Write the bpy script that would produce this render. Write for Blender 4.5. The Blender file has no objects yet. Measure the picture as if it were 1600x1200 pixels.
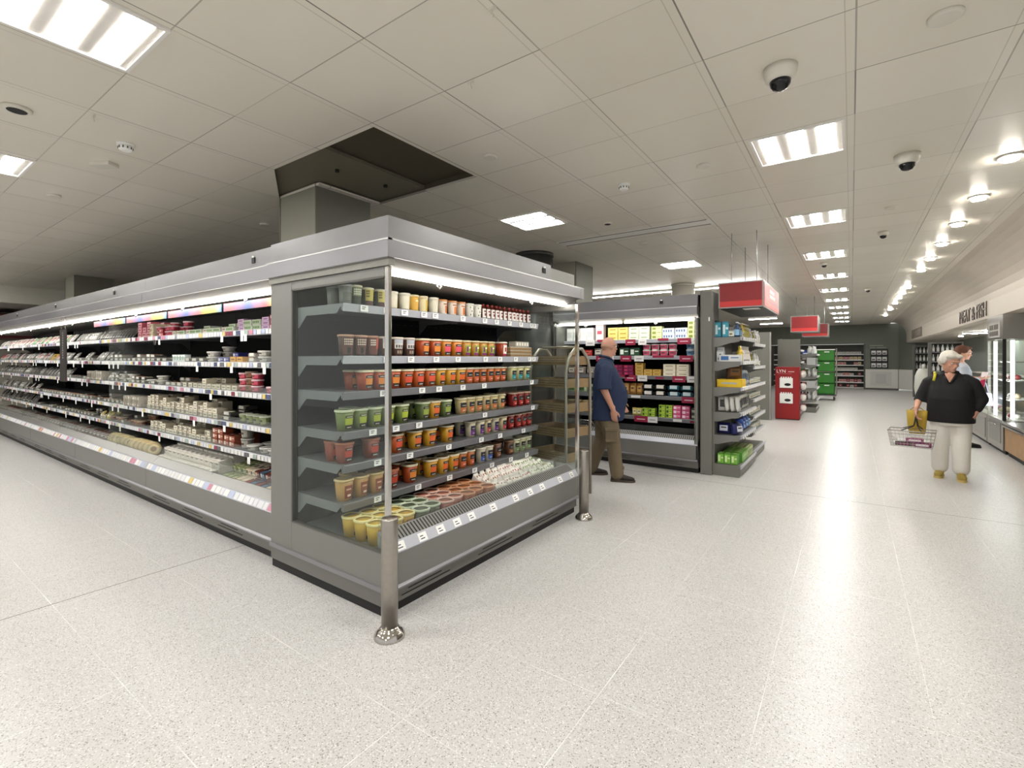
import bpy, bmesh, math, random
from mathutils import Vector, Matrix
R = math.radians
C = bpy.context.scene.collection
SC = bpy.context.scene
random.seed(7)

# ---------------------------------------------------------------- camera, world, exposure
cam_d = bpy.data.cameras.new('camera')
cam_d.sensor_fit = 'HORIZONTAL'; cam_d.sensor_width = 36.0
cam_d.lens = 36.0 * 750 / 1600
cam_d.shift_y = -40 / 1600
cam_d.clip_start = 0.05
cam = bpy.data.objects.new('camera', cam_d); C.objects.link(cam)
cam.location = (0, 0, 1.5); cam.rotation_euler = (R(90), 0, R(35.25))
SC.camera = cam
SC.view_settings.view_transform = 'Standard'; SC.view_settings.look = 'None'
SC.view_settings.exposure = 1.27; SC.view_settings.gamma = 1.0
SC.view_settings.use_curve_mapping = False
W = bpy.data.worlds.new('world'); SC.world = W; W.use_nodes = True
W.node_tree.nodes['Background'].inputs[0].default_value = (1.0, 0.985, 0.96, 1)
W.node_tree.nodes['Background'].inputs[1].default_value = 0.35
LAMP = 26.0      # strength of the fluorescent strips in the ceiling luminaires
TUBE = 7.0      # strength of the tubes inside the fridges

# ---------------------------------------------------------------- materials
def lin(c):
    if isinstance(c, str):
        c = c.lstrip('#'); c = [int(c[i:i+2], 16) / 255 for i in (0, 2, 4)]
    return tuple((x / 12.92 if x <= 0.04045 else ((x + 0.055) / 1.055) ** 2.4) for x in c)
MATS = {}
def mat(col, rough=0.5, metal=0.0, var=0.06, scale=9.0, bump=0.0, spec=0.5, name=None):
    key = (col, rough, metal, var, scale, bump, spec)
    if key in MATS: return MATS[key]
    m = bpy.data.materials.new(name or 'surface'); m.use_nodes = True
    nt = m.node_tree; p = nt.nodes['Principled BSDF']; r, g, b = lin(col)
    tc = nt.nodes.new('ShaderNodeTexCoord'); nz = nt.nodes.new('ShaderNodeTexNoise')
    nz.inputs['Scale'].default_value = scale; nz.inputs['Detail'].default_value = 3
    nt.links.new(tc.outputs['Object'], nz.inputs['Vector'])
    mx = nt.nodes.new('ShaderNodeMix'); mx.data_type = 'RGBA'
    mx.inputs[6].default_value = (r*(1-var), g*(1-var), b*(1-var), 1)
    mx.inputs[7].default_value = (min(1, r*(1+var)), min(1, g*(1+var)), min(1, b*(1+var)), 1)
    nt.links.new(nz.outputs['Fac'], mx.inputs[0]); nt.links.new(mx.outputs[2], p.inputs['Base Color'])
    p.inputs['Roughness'].default_value = rough; p.inputs['Metallic'].default_value = metal
    p.inputs['Specular IOR Level'].default_value = spec
    if bump:
        bp = nt.nodes.new('ShaderNodeBump'); bp.inputs['Strength'].default_value = bump; bp.inputs['Distance'].default_value = 0.002
        nt.links.new(nz.outputs['Fac'], bp.inputs['Height']); nt.links.new(bp.outputs[0], p.inputs['Normal'])
    MATS[key] = m
    return m
def emit(col, s, name='glow'):
    m = bpy.data.materials.new(name); m.use_nodes = True
    p = m.node_tree.nodes['Principled BSDF']
    p.inputs['Base Color'].default_value = (*lin(col), 1)
    p.inputs['Emission Color'].default_value = (*lin(col), 1); p.inputs['Emission Strength'].default_value = s
    return m
def glassmat(name, tint='#f4faf8', alpha=0.10, rough=0.02, gloss=0.5):
    # thin clear sheet: mostly see-through, with the gloss of its surface growing at grazing angles
    m = bpy.data.materials.new(name); m.use_nodes = True; nt = m.node_tree
    nt.nodes.remove(nt.nodes['Principled BSDF']); out = nt.nodes['Material Output']
    tr = nt.nodes.new('ShaderNodeBsdfTransparent'); tr.inputs[0].default_value = (*lin(tint), 1)
    gl = nt.nodes.new('ShaderNodeBsdfGlossy'); gl.inputs['Roughness'].default_value = rough
    lw = nt.nodes.new('ShaderNodeLayerWeight'); pw = nt.nodes.new('ShaderNodeMath'); pw.operation = 'POWER'; pw.inputs[1].default_value = 4.0
    ml = nt.nodes.new('ShaderNodeMath'); ml.operation = 'MULTIPLY_ADD'; ml.inputs[1].default_value = gloss; ml.inputs[2].default_value = 0.03
    nt.links.new(lw.outputs['Facing'], pw.inputs[0]); nt.links.new(pw.outputs[0], ml.inputs[0])
    df = nt.nodes.new('ShaderNodeBsdfDiffuse'); df.inputs[0].default_value = (*lin(tint), 1)
    m1 = nt.nodes.new('ShaderNodeMixShader'); m2 = nt.nodes.new('ShaderNodeMixShader')
    m1.inputs[0].default_value = alpha
    nt.links.new(tr.outputs[0], m1.inputs[1]); nt.links.new(df.outputs[0], m1.inputs[2])
    nt.links.new(ml.outputs[0], m2.inputs[0]); nt.links.new(m1.outputs[0], m2.inputs[1]); nt.links.new(gl.outputs[0], m2.inputs[2])
    nt.links.new(m2.outputs[0], out.inputs[0])
    return m

CASE = mat('#7b7a76', 0.38, 0.2, 0.03, 4, name='grey_powder_coat')
CASE_L = mat('#87868a', 0.30, 0.35, 0.03, 4, name='light_grey_fascia')
CASE_D = mat('#5a5955', 0.5, 0.1, name='dark_grey_trim')
BACK = mat('#131415', 0.75, spec=0.2, name='fridge_back')
BLACK = mat('#0b0b0b', 0.6, name='black_plinth')
SHELF = mat('#7c7d7f', 0.35, 0.4, name='shelf_metal')
RAIL = mat('#b9bbc4', 0.3, 0.1, name='price_rail')
WHITE = mat('#f1f1ee', 0.5, name='white')
PAPER = mat('#f6f6f4', 0.7, name='paper')
CHROME = mat('#c9c7c3', 0.16, 1.0, 0.03, name='chrome')
STEEL = mat('#a8a29a', 0.32, 1.0, 0.10, 30, name='brushed_steel')
GLASS = glassmat('clear_glass', '#f4f8f6', 0.006, 0.02, 0.25)
PLEX = glassmat('clear_plastic', '#f6f8f7', 0.03, 0.06, 0.3)
TUBEM = emit('#fffaf0', TUBE, 'fridge_tube')
LAMPM = emit('#fffdf8', LAMP, 'lamp_strip')
INK = mat('#3b3b40', 0.7, name='print')

# ---------------------------------------------------------------- mesh building
class MB:
    def __init__(s): s.v = []; s.f = []; s.mi = []; s.ms = []; s.sm = []
    def m(s, mt):
        if mt not in s.ms: s.ms.append(mt)
        return s.ms.index(mt)
    def poly(s, pts, mt, smooth=False):
        i = len(s.v); s.v += [tuple(p) for p in pts]; s.f.append(tuple(range(i, i+len(pts)))); s.mi.append(s.m(mt)); s.sm.append(smooth)
    def box(s, x0, x1, y0, y1, z0, z1, mt):
        i = len(s.v); k = s.m(mt)
        s.v += [(x0,y0,z0),(x1,y0,z0),(x1,y1,z0),(x0,y1,z0),(x0,y0,z1),(x1,y0,z1),(x1,y1,z1),(x0,y1,z1)]
        for f in ((0,3,2,1),(4,5,6,7),(0,1,5,4),(1,2,6,5),(2,3,7,6),(3,0,4,7)):
            s.f.append(tuple(i+q for q in f)); s.mi.append(k); s.sm.append(False)
        return s
    def prism(s, prof, a0, a1, axis, mt, smooth=False):
        # prof: list of (p, q); axis 'x': (a, p, q); 'y': (p, a, q); 'z': (p, q, a)
        k = s.m(mt); n = len(prof); i = len(s.v)
        def P(a, p, q): return (a,p,q) if axis == 'x' else (p,a,q) if axis == 'y' else (p,q,a)
        s.v += [P(a0,p,q) for p,q in prof] + [P(a1,p,q) for p,q in prof]
        for j in range(n):
            s.f.append((i+j, i+(j+1)%n, i+n+(j+1)%n, i+n+j)); s.mi.append(k); s.sm.append(smooth)
        s.f.append(tuple(range(i+n-1, i-1, -1))); s.mi.append(k); s.sm.append(False)
        s.f.append(tuple(range(i+n, i+2*n))); s.mi.append(k); s.sm.append(False)
        return s
    def rings(s, rings, mt, caps=True, smooth=True, closed=True):
        k = s.m(mt); i = len(s.v); n = len(rings[0])
        for r in rings: s.v += [tuple(p) for p in r]
        for a in range(len(rings)-1):
            for j in range(n if closed else n-1):
                s.f.append((i+a*n+j, i+a*n+(j+1)%n, i+(a+1)*n+(j+1)%n, i+(a+1)*n+j)); s.mi.append(k); s.sm.append(smooth)
        if caps:
            s.f.append(tuple(range(i+n-1, i-1, -1))); s.mi.append(k); s.sm.append(False)
            e = i+(len(rings)-1)*n; s.f.append(tuple(range(e, e+n))); s.mi.append(k); s.sm.append(False)
        return s
    def lathe(s, prof, mt, n=20, c=(0,0,0), smooth=True, sq=1.0, rot=0.0, caps=True):
        # prof: (radius, z); sq < 1 squares the section off (superellipse)
        rs = []
        for r, z in prof:
            ring = []
            for j in range(n):
                a = 2*math.pi*j/n + rot; ca, sa = math.cos(a), math.sin(a)
                if sq != 1.0:
                    e = sq; w = (abs(ca)**(2/e) + abs(sa)**(2/e)) ** (-e/2)
                    ca, sa = ca*w, sa*w
                ring.append((c[0]+r*ca, c[1]+r*sa, c[2]+z))
            rs.append(ring)
        return s.rings(rs, mt, caps=caps, smooth=smooth)
    def tube(s, pts, r, mt, n=8, caps=True):
        pts = [Vector(p) for p in pts]; rs = []
        rr = r if isinstance(r, (list, tuple)) else [r]*len(pts)
        prev = None
        for i, p in enumerate(pts):
            d = (pts[min(i+1, len(pts)-1)] - pts[max(i-1, 0)]).normalized()
            up = prev if prev is not None else (Vector((0,0,1)) if abs(d.z) < 0.9 else Vector((1,0,0)))
            x = d.cross(up).normalized(); y = x.cross(d).normalized(); prev = y
            rs.append([p + (x*math.cos(2*math.pi*j/n) + y*math.sin(2*math.pi*j/n))*rr[i] for j in range(n)])
        return s.rings(rs, mt, caps=caps)
    def limb(s, pts, rad, mt, n=14):
        # rounded tapered chain of closed beads and cones, to be fused by a remesh
        for p, r in zip(pts, rad): s.ell(p, (r, r, r), mt)
        for i in range(len(pts)-1): s.tube([pts[i], pts[i+1]], [rad[i], rad[i+1]], mt, n)
        return s
    def ell(s, c, r, mt, rot=None, n=16, h=10):
        c = Vector(c); M = rot or Matrix.Identity(3); rs = []
        for a in range(h+1):
            t = math.pi*(a/h); t = min(max(t, 0.02), math.pi-0.02)
            rs.append([c + M @ Vector((r[0]*math.sin(t)*math.cos(2*math.pi*j/n), r[1]*math.sin(t)*math.sin(2*math.pi*j/n), -r[2]*math.cos(t))) for j in range(n)])
        return s.rings(rs, mt)
    def mesh(s, name):
        me = bpy.data.meshes.new(name); me.from_pydata(s.v, [], s.f)
        for q in s.ms: me.materials.append(q)
        me.polygons.foreach_set('material_index', s.mi); me.polygons.foreach_set('use_smooth', s.sm)
        me.update()
        bm = bmesh.new(); bm.from_mesh(me); bmesh.ops.recalc_face_normals(bm, faces=bm.faces); bm.to_mesh(me); bm.free()
        return me
    def build(s, name, parent=None, label=None, bevel=0.0, loc=None, remesh=0.0, smooth_n=3):
        o = bpy.data.objects.new(name, s.mesh(name)); C.objects.link(o)
        if parent is not None: o.parent = parent
        if loc is not None: o.location = loc
        if label: o['label'] = label
        if bevel:
            b = o.modifiers.new('bevel', 'BEVEL'); b.width = bevel; b.segments = 2; b.limit_method = 'ANGLE'
        if remesh:
            r = o.modifiers.new('fuse', 'REMESH'); r.mode = 'VOXEL'; r.voxel_size = remesh; r.use_smooth_shade = True
            if smooth_n:
                q = o.modifiers.new('soften', 'SMOOTH'); q.iterations = smooth_n; q.factor = 0.5
        return o
def thing(name, label, cat, loc=(0,0,0), rz=0, group=None):
    o = bpy.data.objects.new(name, None); C.objects.link(o); o.empty_display_size = 0.1
    o.location = loc; o.rotation_euler = (0,0,rz); o['label'] = label; o['category'] = cat
    if group: o['group'] = group
    return o
def tag(o, label, cat, group=None):
    o['label'] = label; o['category'] = cat
    if group: o['group'] = group
    return o
def struct(o): o['kind'] = 'structure'; return o
ONES = 'zeroth first second third fourth fifth sixth seventh eighth ninth tenth eleventh twelfth thirteenth fourteenth fifteenth sixteenth seventeenth eighteenth nineteenth'.split()
TENS = ['', '', 'twenty', 'thirty', 'forty', 'fifty', 'sixty', 'seventy', 'eighty', 'ninety']
TENTH = ['', '', 'twentieth', 'thirtieth', 'fortieth', 'fiftieth', 'sixtieth', 'seventieth', 'eightieth', 'ninetieth']
def nth(n):
    if n < 20: return ONES[n]
    if n >= 100: return 'hundred-and-' + nth(n-100) if n > 100 else 'hundredth'
    return TENTH[n//10] if n % 10 == 0 else TENS[n//10] + '-' + ONES[n % 10]
def text_mesh(body, size, mt, extrude=0.003, align='LEFT', stretch=1.0):
    cu = bpy.data.curves.new('lettering', 'FONT'); cu.body = body; cu.size = size; cu.extrude = extrude
    cu.align_x = align; cu.resolution_u = 3
    cu.materials.append(mt)
    return cu
def text(name, body, size, mt, parent, loc, rot, extrude=0.003, align='CENTER', sx=1.0):
    cu = text_mesh(body, size, mt, extrude, align); tmp = bpy.data.objects.new('tmp', cu); C.objects.link(tmp)
    bpy.context.view_layer.update(); me = bpy.data.meshes.new_from_object(tmp.evaluated_get(bpy.context.evaluated_depsgraph_get()))
    bpy.data.objects.remove(tmp); me.materials.clear(); me.materials.append(mt)
    o = bpy.data.objects.new(name, me); C.objects.link(o)
    o.parent = parent; o.location = loc; o.rotation_euler = rot; o.scale = (sx, 1, 1)
    return o
# a kind of goods is built once: [(part name, mesh or None, label or None)], the first entry is the thing's own object
class Kind:
    def __init__(s, name, cat, parts): s.name, s.cat, s.parts, s.first = name, cat, parts, None
    def put(s, loc, rz, label, group, tilt=(0,0), scale=None):
        if s.first is None:
            root = bpy.data.objects.new(s.name, s.parts[0][1]); C.objects.link(root); s.first = root; kids = []
            for nm, me, lb in s.parts[1:]:
                k = bpy.data.objects.new(nm, me); C.objects.link(k); k.parent = root; kids.append(k)
                if lb: k['label'] = lb
            s.kids = kids
        else:
            root = s.first.copy(); C.objects.link(root)
            for k in s.kids:
                q = k.copy(); C.objects.link(q); q.parent = root
        root.location = loc; root.rotation_euler = (tilt[0], tilt[1], rz)
        root.scale = scale or (1, 1, 1)
        root['label'] = label; root['category'] = s.cat
        if group: root['group'] = group
        return root

# ================================================================ the room
H = 3.15
def grid_ceiling():
    m = bpy.data.materials.new('metal_ceiling_tiles'); m.use_nodes = True; nt = m.node_tree; p = nt.nodes['Principled BSDF']
    N = nt.nodes.new; L = nt.links.new
    geo = N('ShaderNodeNewGeometry'); sp = N('ShaderNodeSeparateXYZ'); L(geo.outputs['Position'], sp.inputs[0])
    def mth(op, a, b=None, c=None):
        n = N('ShaderNodeMath'); n.operation = op
        for i, q in enumerate((a, b, c)):
            if q is None: continue
            if isinstance(q, (int, float)): n.inputs[i].default_value = q
            else: L(q, n.inputs[i])
        return n.outputs[0]
    def line(co, off, pitch, w):
        q = mth('SUBTRACT', co, off); q = mth('DIVIDE', q, pitch); q = mth('FRACT', q); q = mth('SUBTRACT', q, 0.5); q = mth('ABSOLUTE', q)
        return mth('GREATER_THAN', q, 0.5 - w/pitch/2)
    X, Y = sp.outputs[0], sp.outputs[1]
    lx1 = line(X, 0.02, 0.69, 0.008); lx2 = line(X, -0.025, 0.69, 0.005)
    ly = line(Y, 0.98, 0.6, 0.007)
    nz = N('ShaderNodeTexWhiteNoise'); nz.noise_dimensions = '2D'
    cx = mth('FLOOR', mth('DIVIDE', mth('SUBTRACT', X, 0.02), 0.69)); cy = mth('FLOOR', mth('DIVIDE', mth('SUBTRACT', Y, 0.98), 0.6))
    cyr = mth('ROUND', mth('DIVIDE', mth('SUBTRACT', Y, 0.98), 0.6)); cxr = mth('ROUND', mth('DIVIDE', X, 0.69))
    cb = N('ShaderNodeCombineXYZ'); L(cx, cb.inputs[0]); L(cyr, cb.inputs[1]); L(cb.outputs[0], nz.inputs['Vector'])
    ly = mth('MULTIPLY', ly, mth('ADD', mth('MULTIPLY', nz.outputs['Value'], 0.75), 0.2))
    nz2 = N('ShaderNodeTexWhiteNoise'); nz2.noise_dimensions = '2D'
    cb2 = N('ShaderNodeCombineXYZ'); L(cxr, cb2.inputs[0]); L(cy, cb2.inputs[1]); L(cb2.outputs[0], nz2.inputs['Vector'])
    lx1 = mth('MULTIPLY', lx1, mth('ADD', mth('MULTIPLY', nz2.outputs['Value'], 0.6), 0.4))
    lines = mth('MAXIMUM', mth('MAXIMUM', lx1, mth('MULTIPLY', lx2, 0.35)), ly)
    nz3 = N('ShaderNodeTexWhiteNoise'); nz3.noise_dimensions = '2D'
    cb3 = N('ShaderNodeCombineXYZ'); L(cx, cb3.inputs[0]); L(cy, cb3.inputs[1]); L(cb3.outputs[0], nz3.inputs['Vector'])
    base = N('ShaderNodeMix'); base.data_type = 'RGBA'; base.inputs[6].default_value = (*lin('#dfd9cc'), 1); base.inputs[7].default_value = (*lin('#e6e0d4'), 1)
    L(nz3.outputs['Value'], base.inputs[0])
    mx = N('ShaderNodeMix'); mx.data_type = 'RGBA'; L(mth('MULTIPLY', lines, 0.85), mx.inputs[0]); L(base.outputs[2], mx.inputs[6]); mx.inputs[7].default_value = (*lin('#5d574d'), 1)
    L(mx.outputs[2], p.inputs['Base Color']); p.inputs['Roughness'].default_value = 0.32; p.inputs['Specular IOR Level'].default_value = 0.35
    big = N('ShaderNodeTexNoise'); big.inputs['Scale'].default_value = 1.2; L(geo.outputs['Position'], big.inputs['Vector'])
    bp = N('ShaderNodeBump'); bp.inputs['Strength'].default_value = 0.25; bp.inputs['Distance'].default_value = 0.02
    L(mth('SUBTRACT', big.outputs['Fac'], mth('MULTIPLY', lines, 0.3)), bp.inputs['Height']); L(bp.outputs[0], p.inputs['Normal'])
    return m
CEIL = grid_ceiling()
HX0, HX1, HY0, HY1 = -4.115, -2.78, 2.225, 3.38       # missing tiles
b = MB()
def cq(x0, x1, y0, y1): b.box(x0, x1, y0, y1, H, H+0.02, CEIL)
cq(-19, 1.5, -5, HY0); cq(-19, 1.5, HY1, 29.3); cq(HX1, 1.5, HY0, HY1)
cq(-19, -4.82, HY0, HY1); cq(-4.82, HX0, 2.66, HY1); b.prism([(-4.82, HY0), (HX0, HY0), (-4.82, 2.66)], H, H+.02, 'z', CEIL)
struct(b.build('ceiling'))
VOID = mat('#57503f', 0.7, name='void_paint'); VOID2 = mat('#4a4332', 0.8, name='void_dark')
b = MB()
for x0, x1, y0, y1 in ((-4.9, -4.82, HY0-.06, HY1+.06), (HX1, HX1+.06, HY0-.06, HY1+.06), (-4.9, HX1, HY0-.06, HY0), (-4.9, HX1, HY1, HY1+.06)): b.box(x0, x1, y0, y1, H+.02, 3.22, VOID2)
b.box(-4.9, HX1+.06, HY0-.06, HY1+.06, 3.22, 3.25, VOID2)
struct(b.build('trim_1'))
b = MB(); b.box(-4.82, -3.45, HY0+.0, HY1+.0, 3.185, 3.215, mat('#6e6858', 0.5, 0.0))
o = b.build('air_duct'); tag(o, 'pale boxy duct inside the dark opening in the ceiling', 'duct')
b = MB(); b.lathe([(.018, -.02), (.018, 0)], BLACK, 12, (-3.75, 2.6, 3.185)); b.build('bolt', o)
b = MB(); b.lathe([(.018, -.02), (.018, 0)], BLACK, 12, (-3.70, 3.1, 3.185)); b.build('bolt', o)
# coved bulkhead along the right
SOFF = mat('#c9c0b4', 0.45, 0, 0.03, 2, name='bulkhead_paint')
b = MB(); prof = [(1.5, H)]
for i in range(1, 9):
    a = R(90*i/8); prof.append((1.5+0.55*math.sin(a), H-0.6*(1-math.cos(a))))
prof += [(2.05, 2.24), (2.12, 2.2), (5.6, 2.2), (5.6, H+.02), (1.5, H+.02)]
b.prism(prof, 3.0, 28.2, 'y', SOFF, False)
struct(b.build('wall_right'))
struct(MB().box(3.4, 3.5, 3.0, 28, 0, 2.2, mat('#8f958d', 0.6)).build('wall_right_rear'))
struct(MB().box(2.3, 5.6, 27.9, 28.1, 0, 2.2, mat('#6a6f68', 0.6)).build('wall_back_right'))
# back wall: grey-green above, white below, shelf recess on its left
GRN = mat('#73786e', 0.6, 0, 0.03, 2, name='grey_green_paint'); LOW = mat('#e6e4de', 0.5, 0, 0.02, 2, name='white_lower_wall')
b = MB(); b.box(-19, 0.56, 28.9, 29.1, 2.2, H, GRN); b.box(0.56, 1.82, 28.9, 29.1, .98, H, GRN)
b.box(0.56, 1.82, 28.88, 29.1, .06, .98, LOW); b.box(-19, 0.56, 29.6, 29.7, 0, 2.2, mat('#5d5e58', 0.6))
b.box(0.5, 0.56, 28.9, 29.7, 0, 2.2, mat('#5d5e58', 0.6))
b.prism([(1.82, 28.9), (2.3, 28.0), (2.3, 29.1), (1.82, 29.1)], .98, H, 'z', GRN); b.prism([(1.81, 28.88), (2.3, 27.98), (2.3, 29.1), (1.82, 29.1)], .06, .98, 'z', LOW)
b.box(1.80, 1.83, 28.86, 28.9, .06, .98, mat('#7a7872', 0.5))
b.box(.75, 1.55, 28.87, 28.89, .2, .85, mat('#dad9d4', 0.5)); b.box(.95, 1.35, 28.86, 28.88, .3, .75, mat('#cfceca', 0.5))
struct(b.build('wall_back'))
struct(MB().box(.56, 1.82, 28.84, 28.9, 0, .08, mat('#5a5852')).build('baseboard_back'))
# far left wall with a dark red band and white beams
b = MB(); b.box(-19.1, -19, -5, 29, 0, H, mat('#b9b4a6', 0.6))
struct(b.build('wall_left'))
struct(MB().box(-18.9, -15.6, -1.5, 9, 2.76, H, mat('#d6d3c6', 0.5)).build('trim_2'))
struct(MB().box(-18.8, -17.2, -1.0, 6, 2.0, 2.62, mat('#4a0d0f', 0.5)).build('trim_3'))

def floor_mat():
    m = bpy.data.materials.new('speckled_floor'); m.use_nodes = True; nt = m.node_tree; p = nt.nodes['Principled BSDF']
    N = nt.nodes.new; L = nt.links.new
    geo = N('ShaderNodeNewGeometry'); P = geo.outputs['Position']; sp = N('ShaderNodeSeparateXYZ'); L(P, sp.inputs[0])
    def mth(op, a, b=None):
        n = N('ShaderNodeMath'); n.operation = op
        for i, q in enumerate((a, b)):
            if q is None: continue
            if isinstance(q, (int, float)): n.inputs[i].default_value = q
            else: L(q, n.inputs[i])
        return n.outputs[0]
    def mix(f, a, bcol):
        n = N('ShaderNodeMix'); n.data_type = 'RGBA'; L(f, n.inputs[0])
        if isinstance(a, str): n.inputs[6].default_value = (*lin(a), 1)
        else: L(a, n.inputs[6])
        if isinstance(bcol, str): n.inputs[7].default_value = (*lin(bcol), 1)
        else: L(bcol, n.inputs[7])
        return n.outputs[2]
    def chips(scale, lo, hi):
        v = N('ShaderNodeTexVoronoi'); v.inputs['Scale'].default_value = scale; L(P, v.inputs['Vector'])
        s = N('ShaderNodeSeparateColor'); L(v.outputs['Color'], s.inputs[0])
        a = mth('GREATER_THAN', s.outputs[0], lo); c = mth('LESS_THAN', v.outputs['Distance'], hi)
        return mth('MULTIPLY', a, c)
    cl = N('ShaderNodeTexNoise'); cl.inputs['Scale'].default_value = 0.9; cl.inputs['Detail'].default_value = 4; L(P, cl.inputs['Vector'])
    col = mix(cl.outputs['Fac'], '#c2c1c0', '#cccac8')
    fine = N('ShaderNodeTexNoise'); fine.inputs['Scale'].default_value = 150; fine.inputs['Detail'].default_value = 2; L(P, fine.inputs['Vector'])
    col = mix(mth('MULTIPLY', mth('GREATER_THAN', fine.outputs['Fac'], 0.56), 0.5), col, '#aeaba7')
    col = mix(mth('MULTIPLY', chips(170, .78, .5), .8), col, '#938d86'); col = mix(mth('MULTIPLY', chips(120, .93, .38), .8), col, '#6c6660'); col = mix(chips(150, .86, .5), col, '#dddcda')
    def line(co, off, pitch, w):
        q = mth('FRACT', mth('DIVIDE', mth('SUBTRACT', co, off), pitch)); q = mth('ABSOLUTE', mth('SUBTRACT', q, 0.5))
        return mth('GREATER_THAN', q, 0.5 - w/pitch/2)
    X, Y = sp.outputs[0], sp.outputs[1]
    seams = mth('MAXIMUM', line(X, -0.32, .6, .004), line(Y, .17, .6, .004))
    br = N('ShaderNodeTexNoise'); br.inputs['Scale'].default_value = 1.7; L(P, br.inputs['Vector'])
    col = mix(mth('MULTIPLY', seams, mth('MULTIPLY', mth('POWER', br.outputs['Fac'], 3.0), 2.6)), col, '#f4f3f1')
    def one(co, at, w): return mth('LESS_THAN', mth('ABSOLUTE', mth('SUBTRACT', co, at)), w)
    col = mix(mth('MAXIMUM', one(X, -3.98, .004), mth('MULTIPLY', one(Y, 6.17, .006), .8)), col, '#4c4740')
    L(col, p.inputs['Base Color'])
    rn = N('ShaderNodeTexNoise'); rn.inputs['Scale'].default_value = 2.2; rn.inputs['Detail'].default_value = 1; L(P, rn.inputs['Vector'])
    mr = N('ShaderNodeMapRange'); mr.inputs[1].default_value = 0; mr.inputs[2].default_value = 1; mr.inputs[3].default_value = .285; mr.inputs[4].default_value = .33
    L(rn.outputs['Fac'], mr.inputs[0]); L(mr.outputs[0], p.inputs['Roughness']); p.inputs['Specular IOR Level'].default_value = 0.5
    return m
b = MB(); b.poly([(-19, -5, 0), (5.6, -5, 0), (5.6, 29.7, 0), (-19, 29.7, 0)], floor_mat())
struct(b.build('floor'))

# ---------------------------------------------------------------- columns
def column(name, x0, x1, y0, y1, z1, label, c='#8f8e80'):
    m = mat(c, 0.5, 0, 0.03, 2)
    t = thing(name, label, 'column', ((x0+x1)/2, (y0+y1)/2, 0))
    w, d = (x1-x0)/2, (y1-y0)/2
    MB().box(-w, w, -d, d, 0, z1, m).build('shaft', t, bevel=.006)
    b = MB(); g = mat('#6e6d62', 0.5)
    for sx in (-w, w): b.box(sx-.006, sx+.006, -d-.006, d+.006, z1-1.2, z1-.005, g)
    b.build('corner_trim', t)
column('square_column', -4.81, -4.18, 2.665, 3.29, 3.183, 'grey square column rising beside the dark opening in the ceiling')
column('square_column', -13.15, -12.52, 2.75, 3.38, H, 'pale square column behind the far left end of the long fridges')
column('square_column', -4.44, -3.81, 7.27, 7.90, H, 'pale square column behind the right end of the corner fridge', '#b3ad9f')
def rcol(x, y, r, c, label):
    t = thing('round_column', label, 'column', (x, y, 0))
    MB().lathe([(r, 0), (r, H)], mat(c, .45), 40).build('shaft', t)
    MB().lathe([(r+.012, H-.05), (r+.012, H-.002)], mat(c, .45), 40).build('collar', t)
rcol(-4.10, 6.42, .29, '#3c3c39', 'dark charcoal round column standing behind the corner fridge')
rcol(-3.05, 10.9, .24, '#dddbd2', 'white round column behind the dairy fridge')

# ---------------------------------------------------------------- ceiling fittings
FRAME = mat('#e9e7e2', .4); REFL = mat('#cfcbc4', .25, .3)
def luminaire(x, y, alongx, label, first=[None, None]):
    k = 0 if alongx else 1
    if first[k] is None:
        t = thing('ceiling_light', label, 'ceiling light', (x, y, H), 0, 'square ceiling lights'); first[k] = t
        w = .3
        b = MB()
        for q in (-1, 1):
            b.box(min(q*w, q*(w-.018)), max(q*w, q*(w-.018)), -w, w, -.012, 0, FRAME); b.box(-w+.018, w-.018, min(q*w, q*(w-.018)), max(q*w, q*(w-.018)), -.012, 0, FRAME)
        b.build('frame', t)
        b = MB().box(-w+.02, w-.02, -w+.02, w-.02, -.003, -.001, REFL); b.build('reflector', t)
        for i in (-1, 0, 1):
            c = i*.185; b = MB()
            if alongx: b.box(-w+.03, w-.03, c-.05, c+.05, -.008, -.004, LAMPM)
            else: b.box(c-.05, c+.05, -w+.03, w-.03, -.008, -.004, LAMPM)
            b.build('lamp_strip', t)
        return t
    src = first[k]; r = src.copy(); C.objects.link(r); r.location = (x, y, H); r['label'] = label
    for ch in list(src.children):
        c = ch.copy(); C.objects.link(c); c.parent = r
    return r
luminaire(-3.09, .68, True, 'largest lit ceiling light, at the top left with three bright strips')
luminaire(-5.86, .68, True, 'lit ceiling light cut by the left edge below the largest one')
luminaire(-3.12, 4.85, True, 'lit ceiling light above the far end of the corner fridge')
luminaire(-2.44, 8.62, True, 'small lit ceiling light above the dairy fridge beyond the slot vent')
for k in range(10):
    luminaire(-.335, 4.3+2.4*k, False, 'ceiling light in the row above the main aisle, %s from the front' % nth(k+1))
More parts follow.
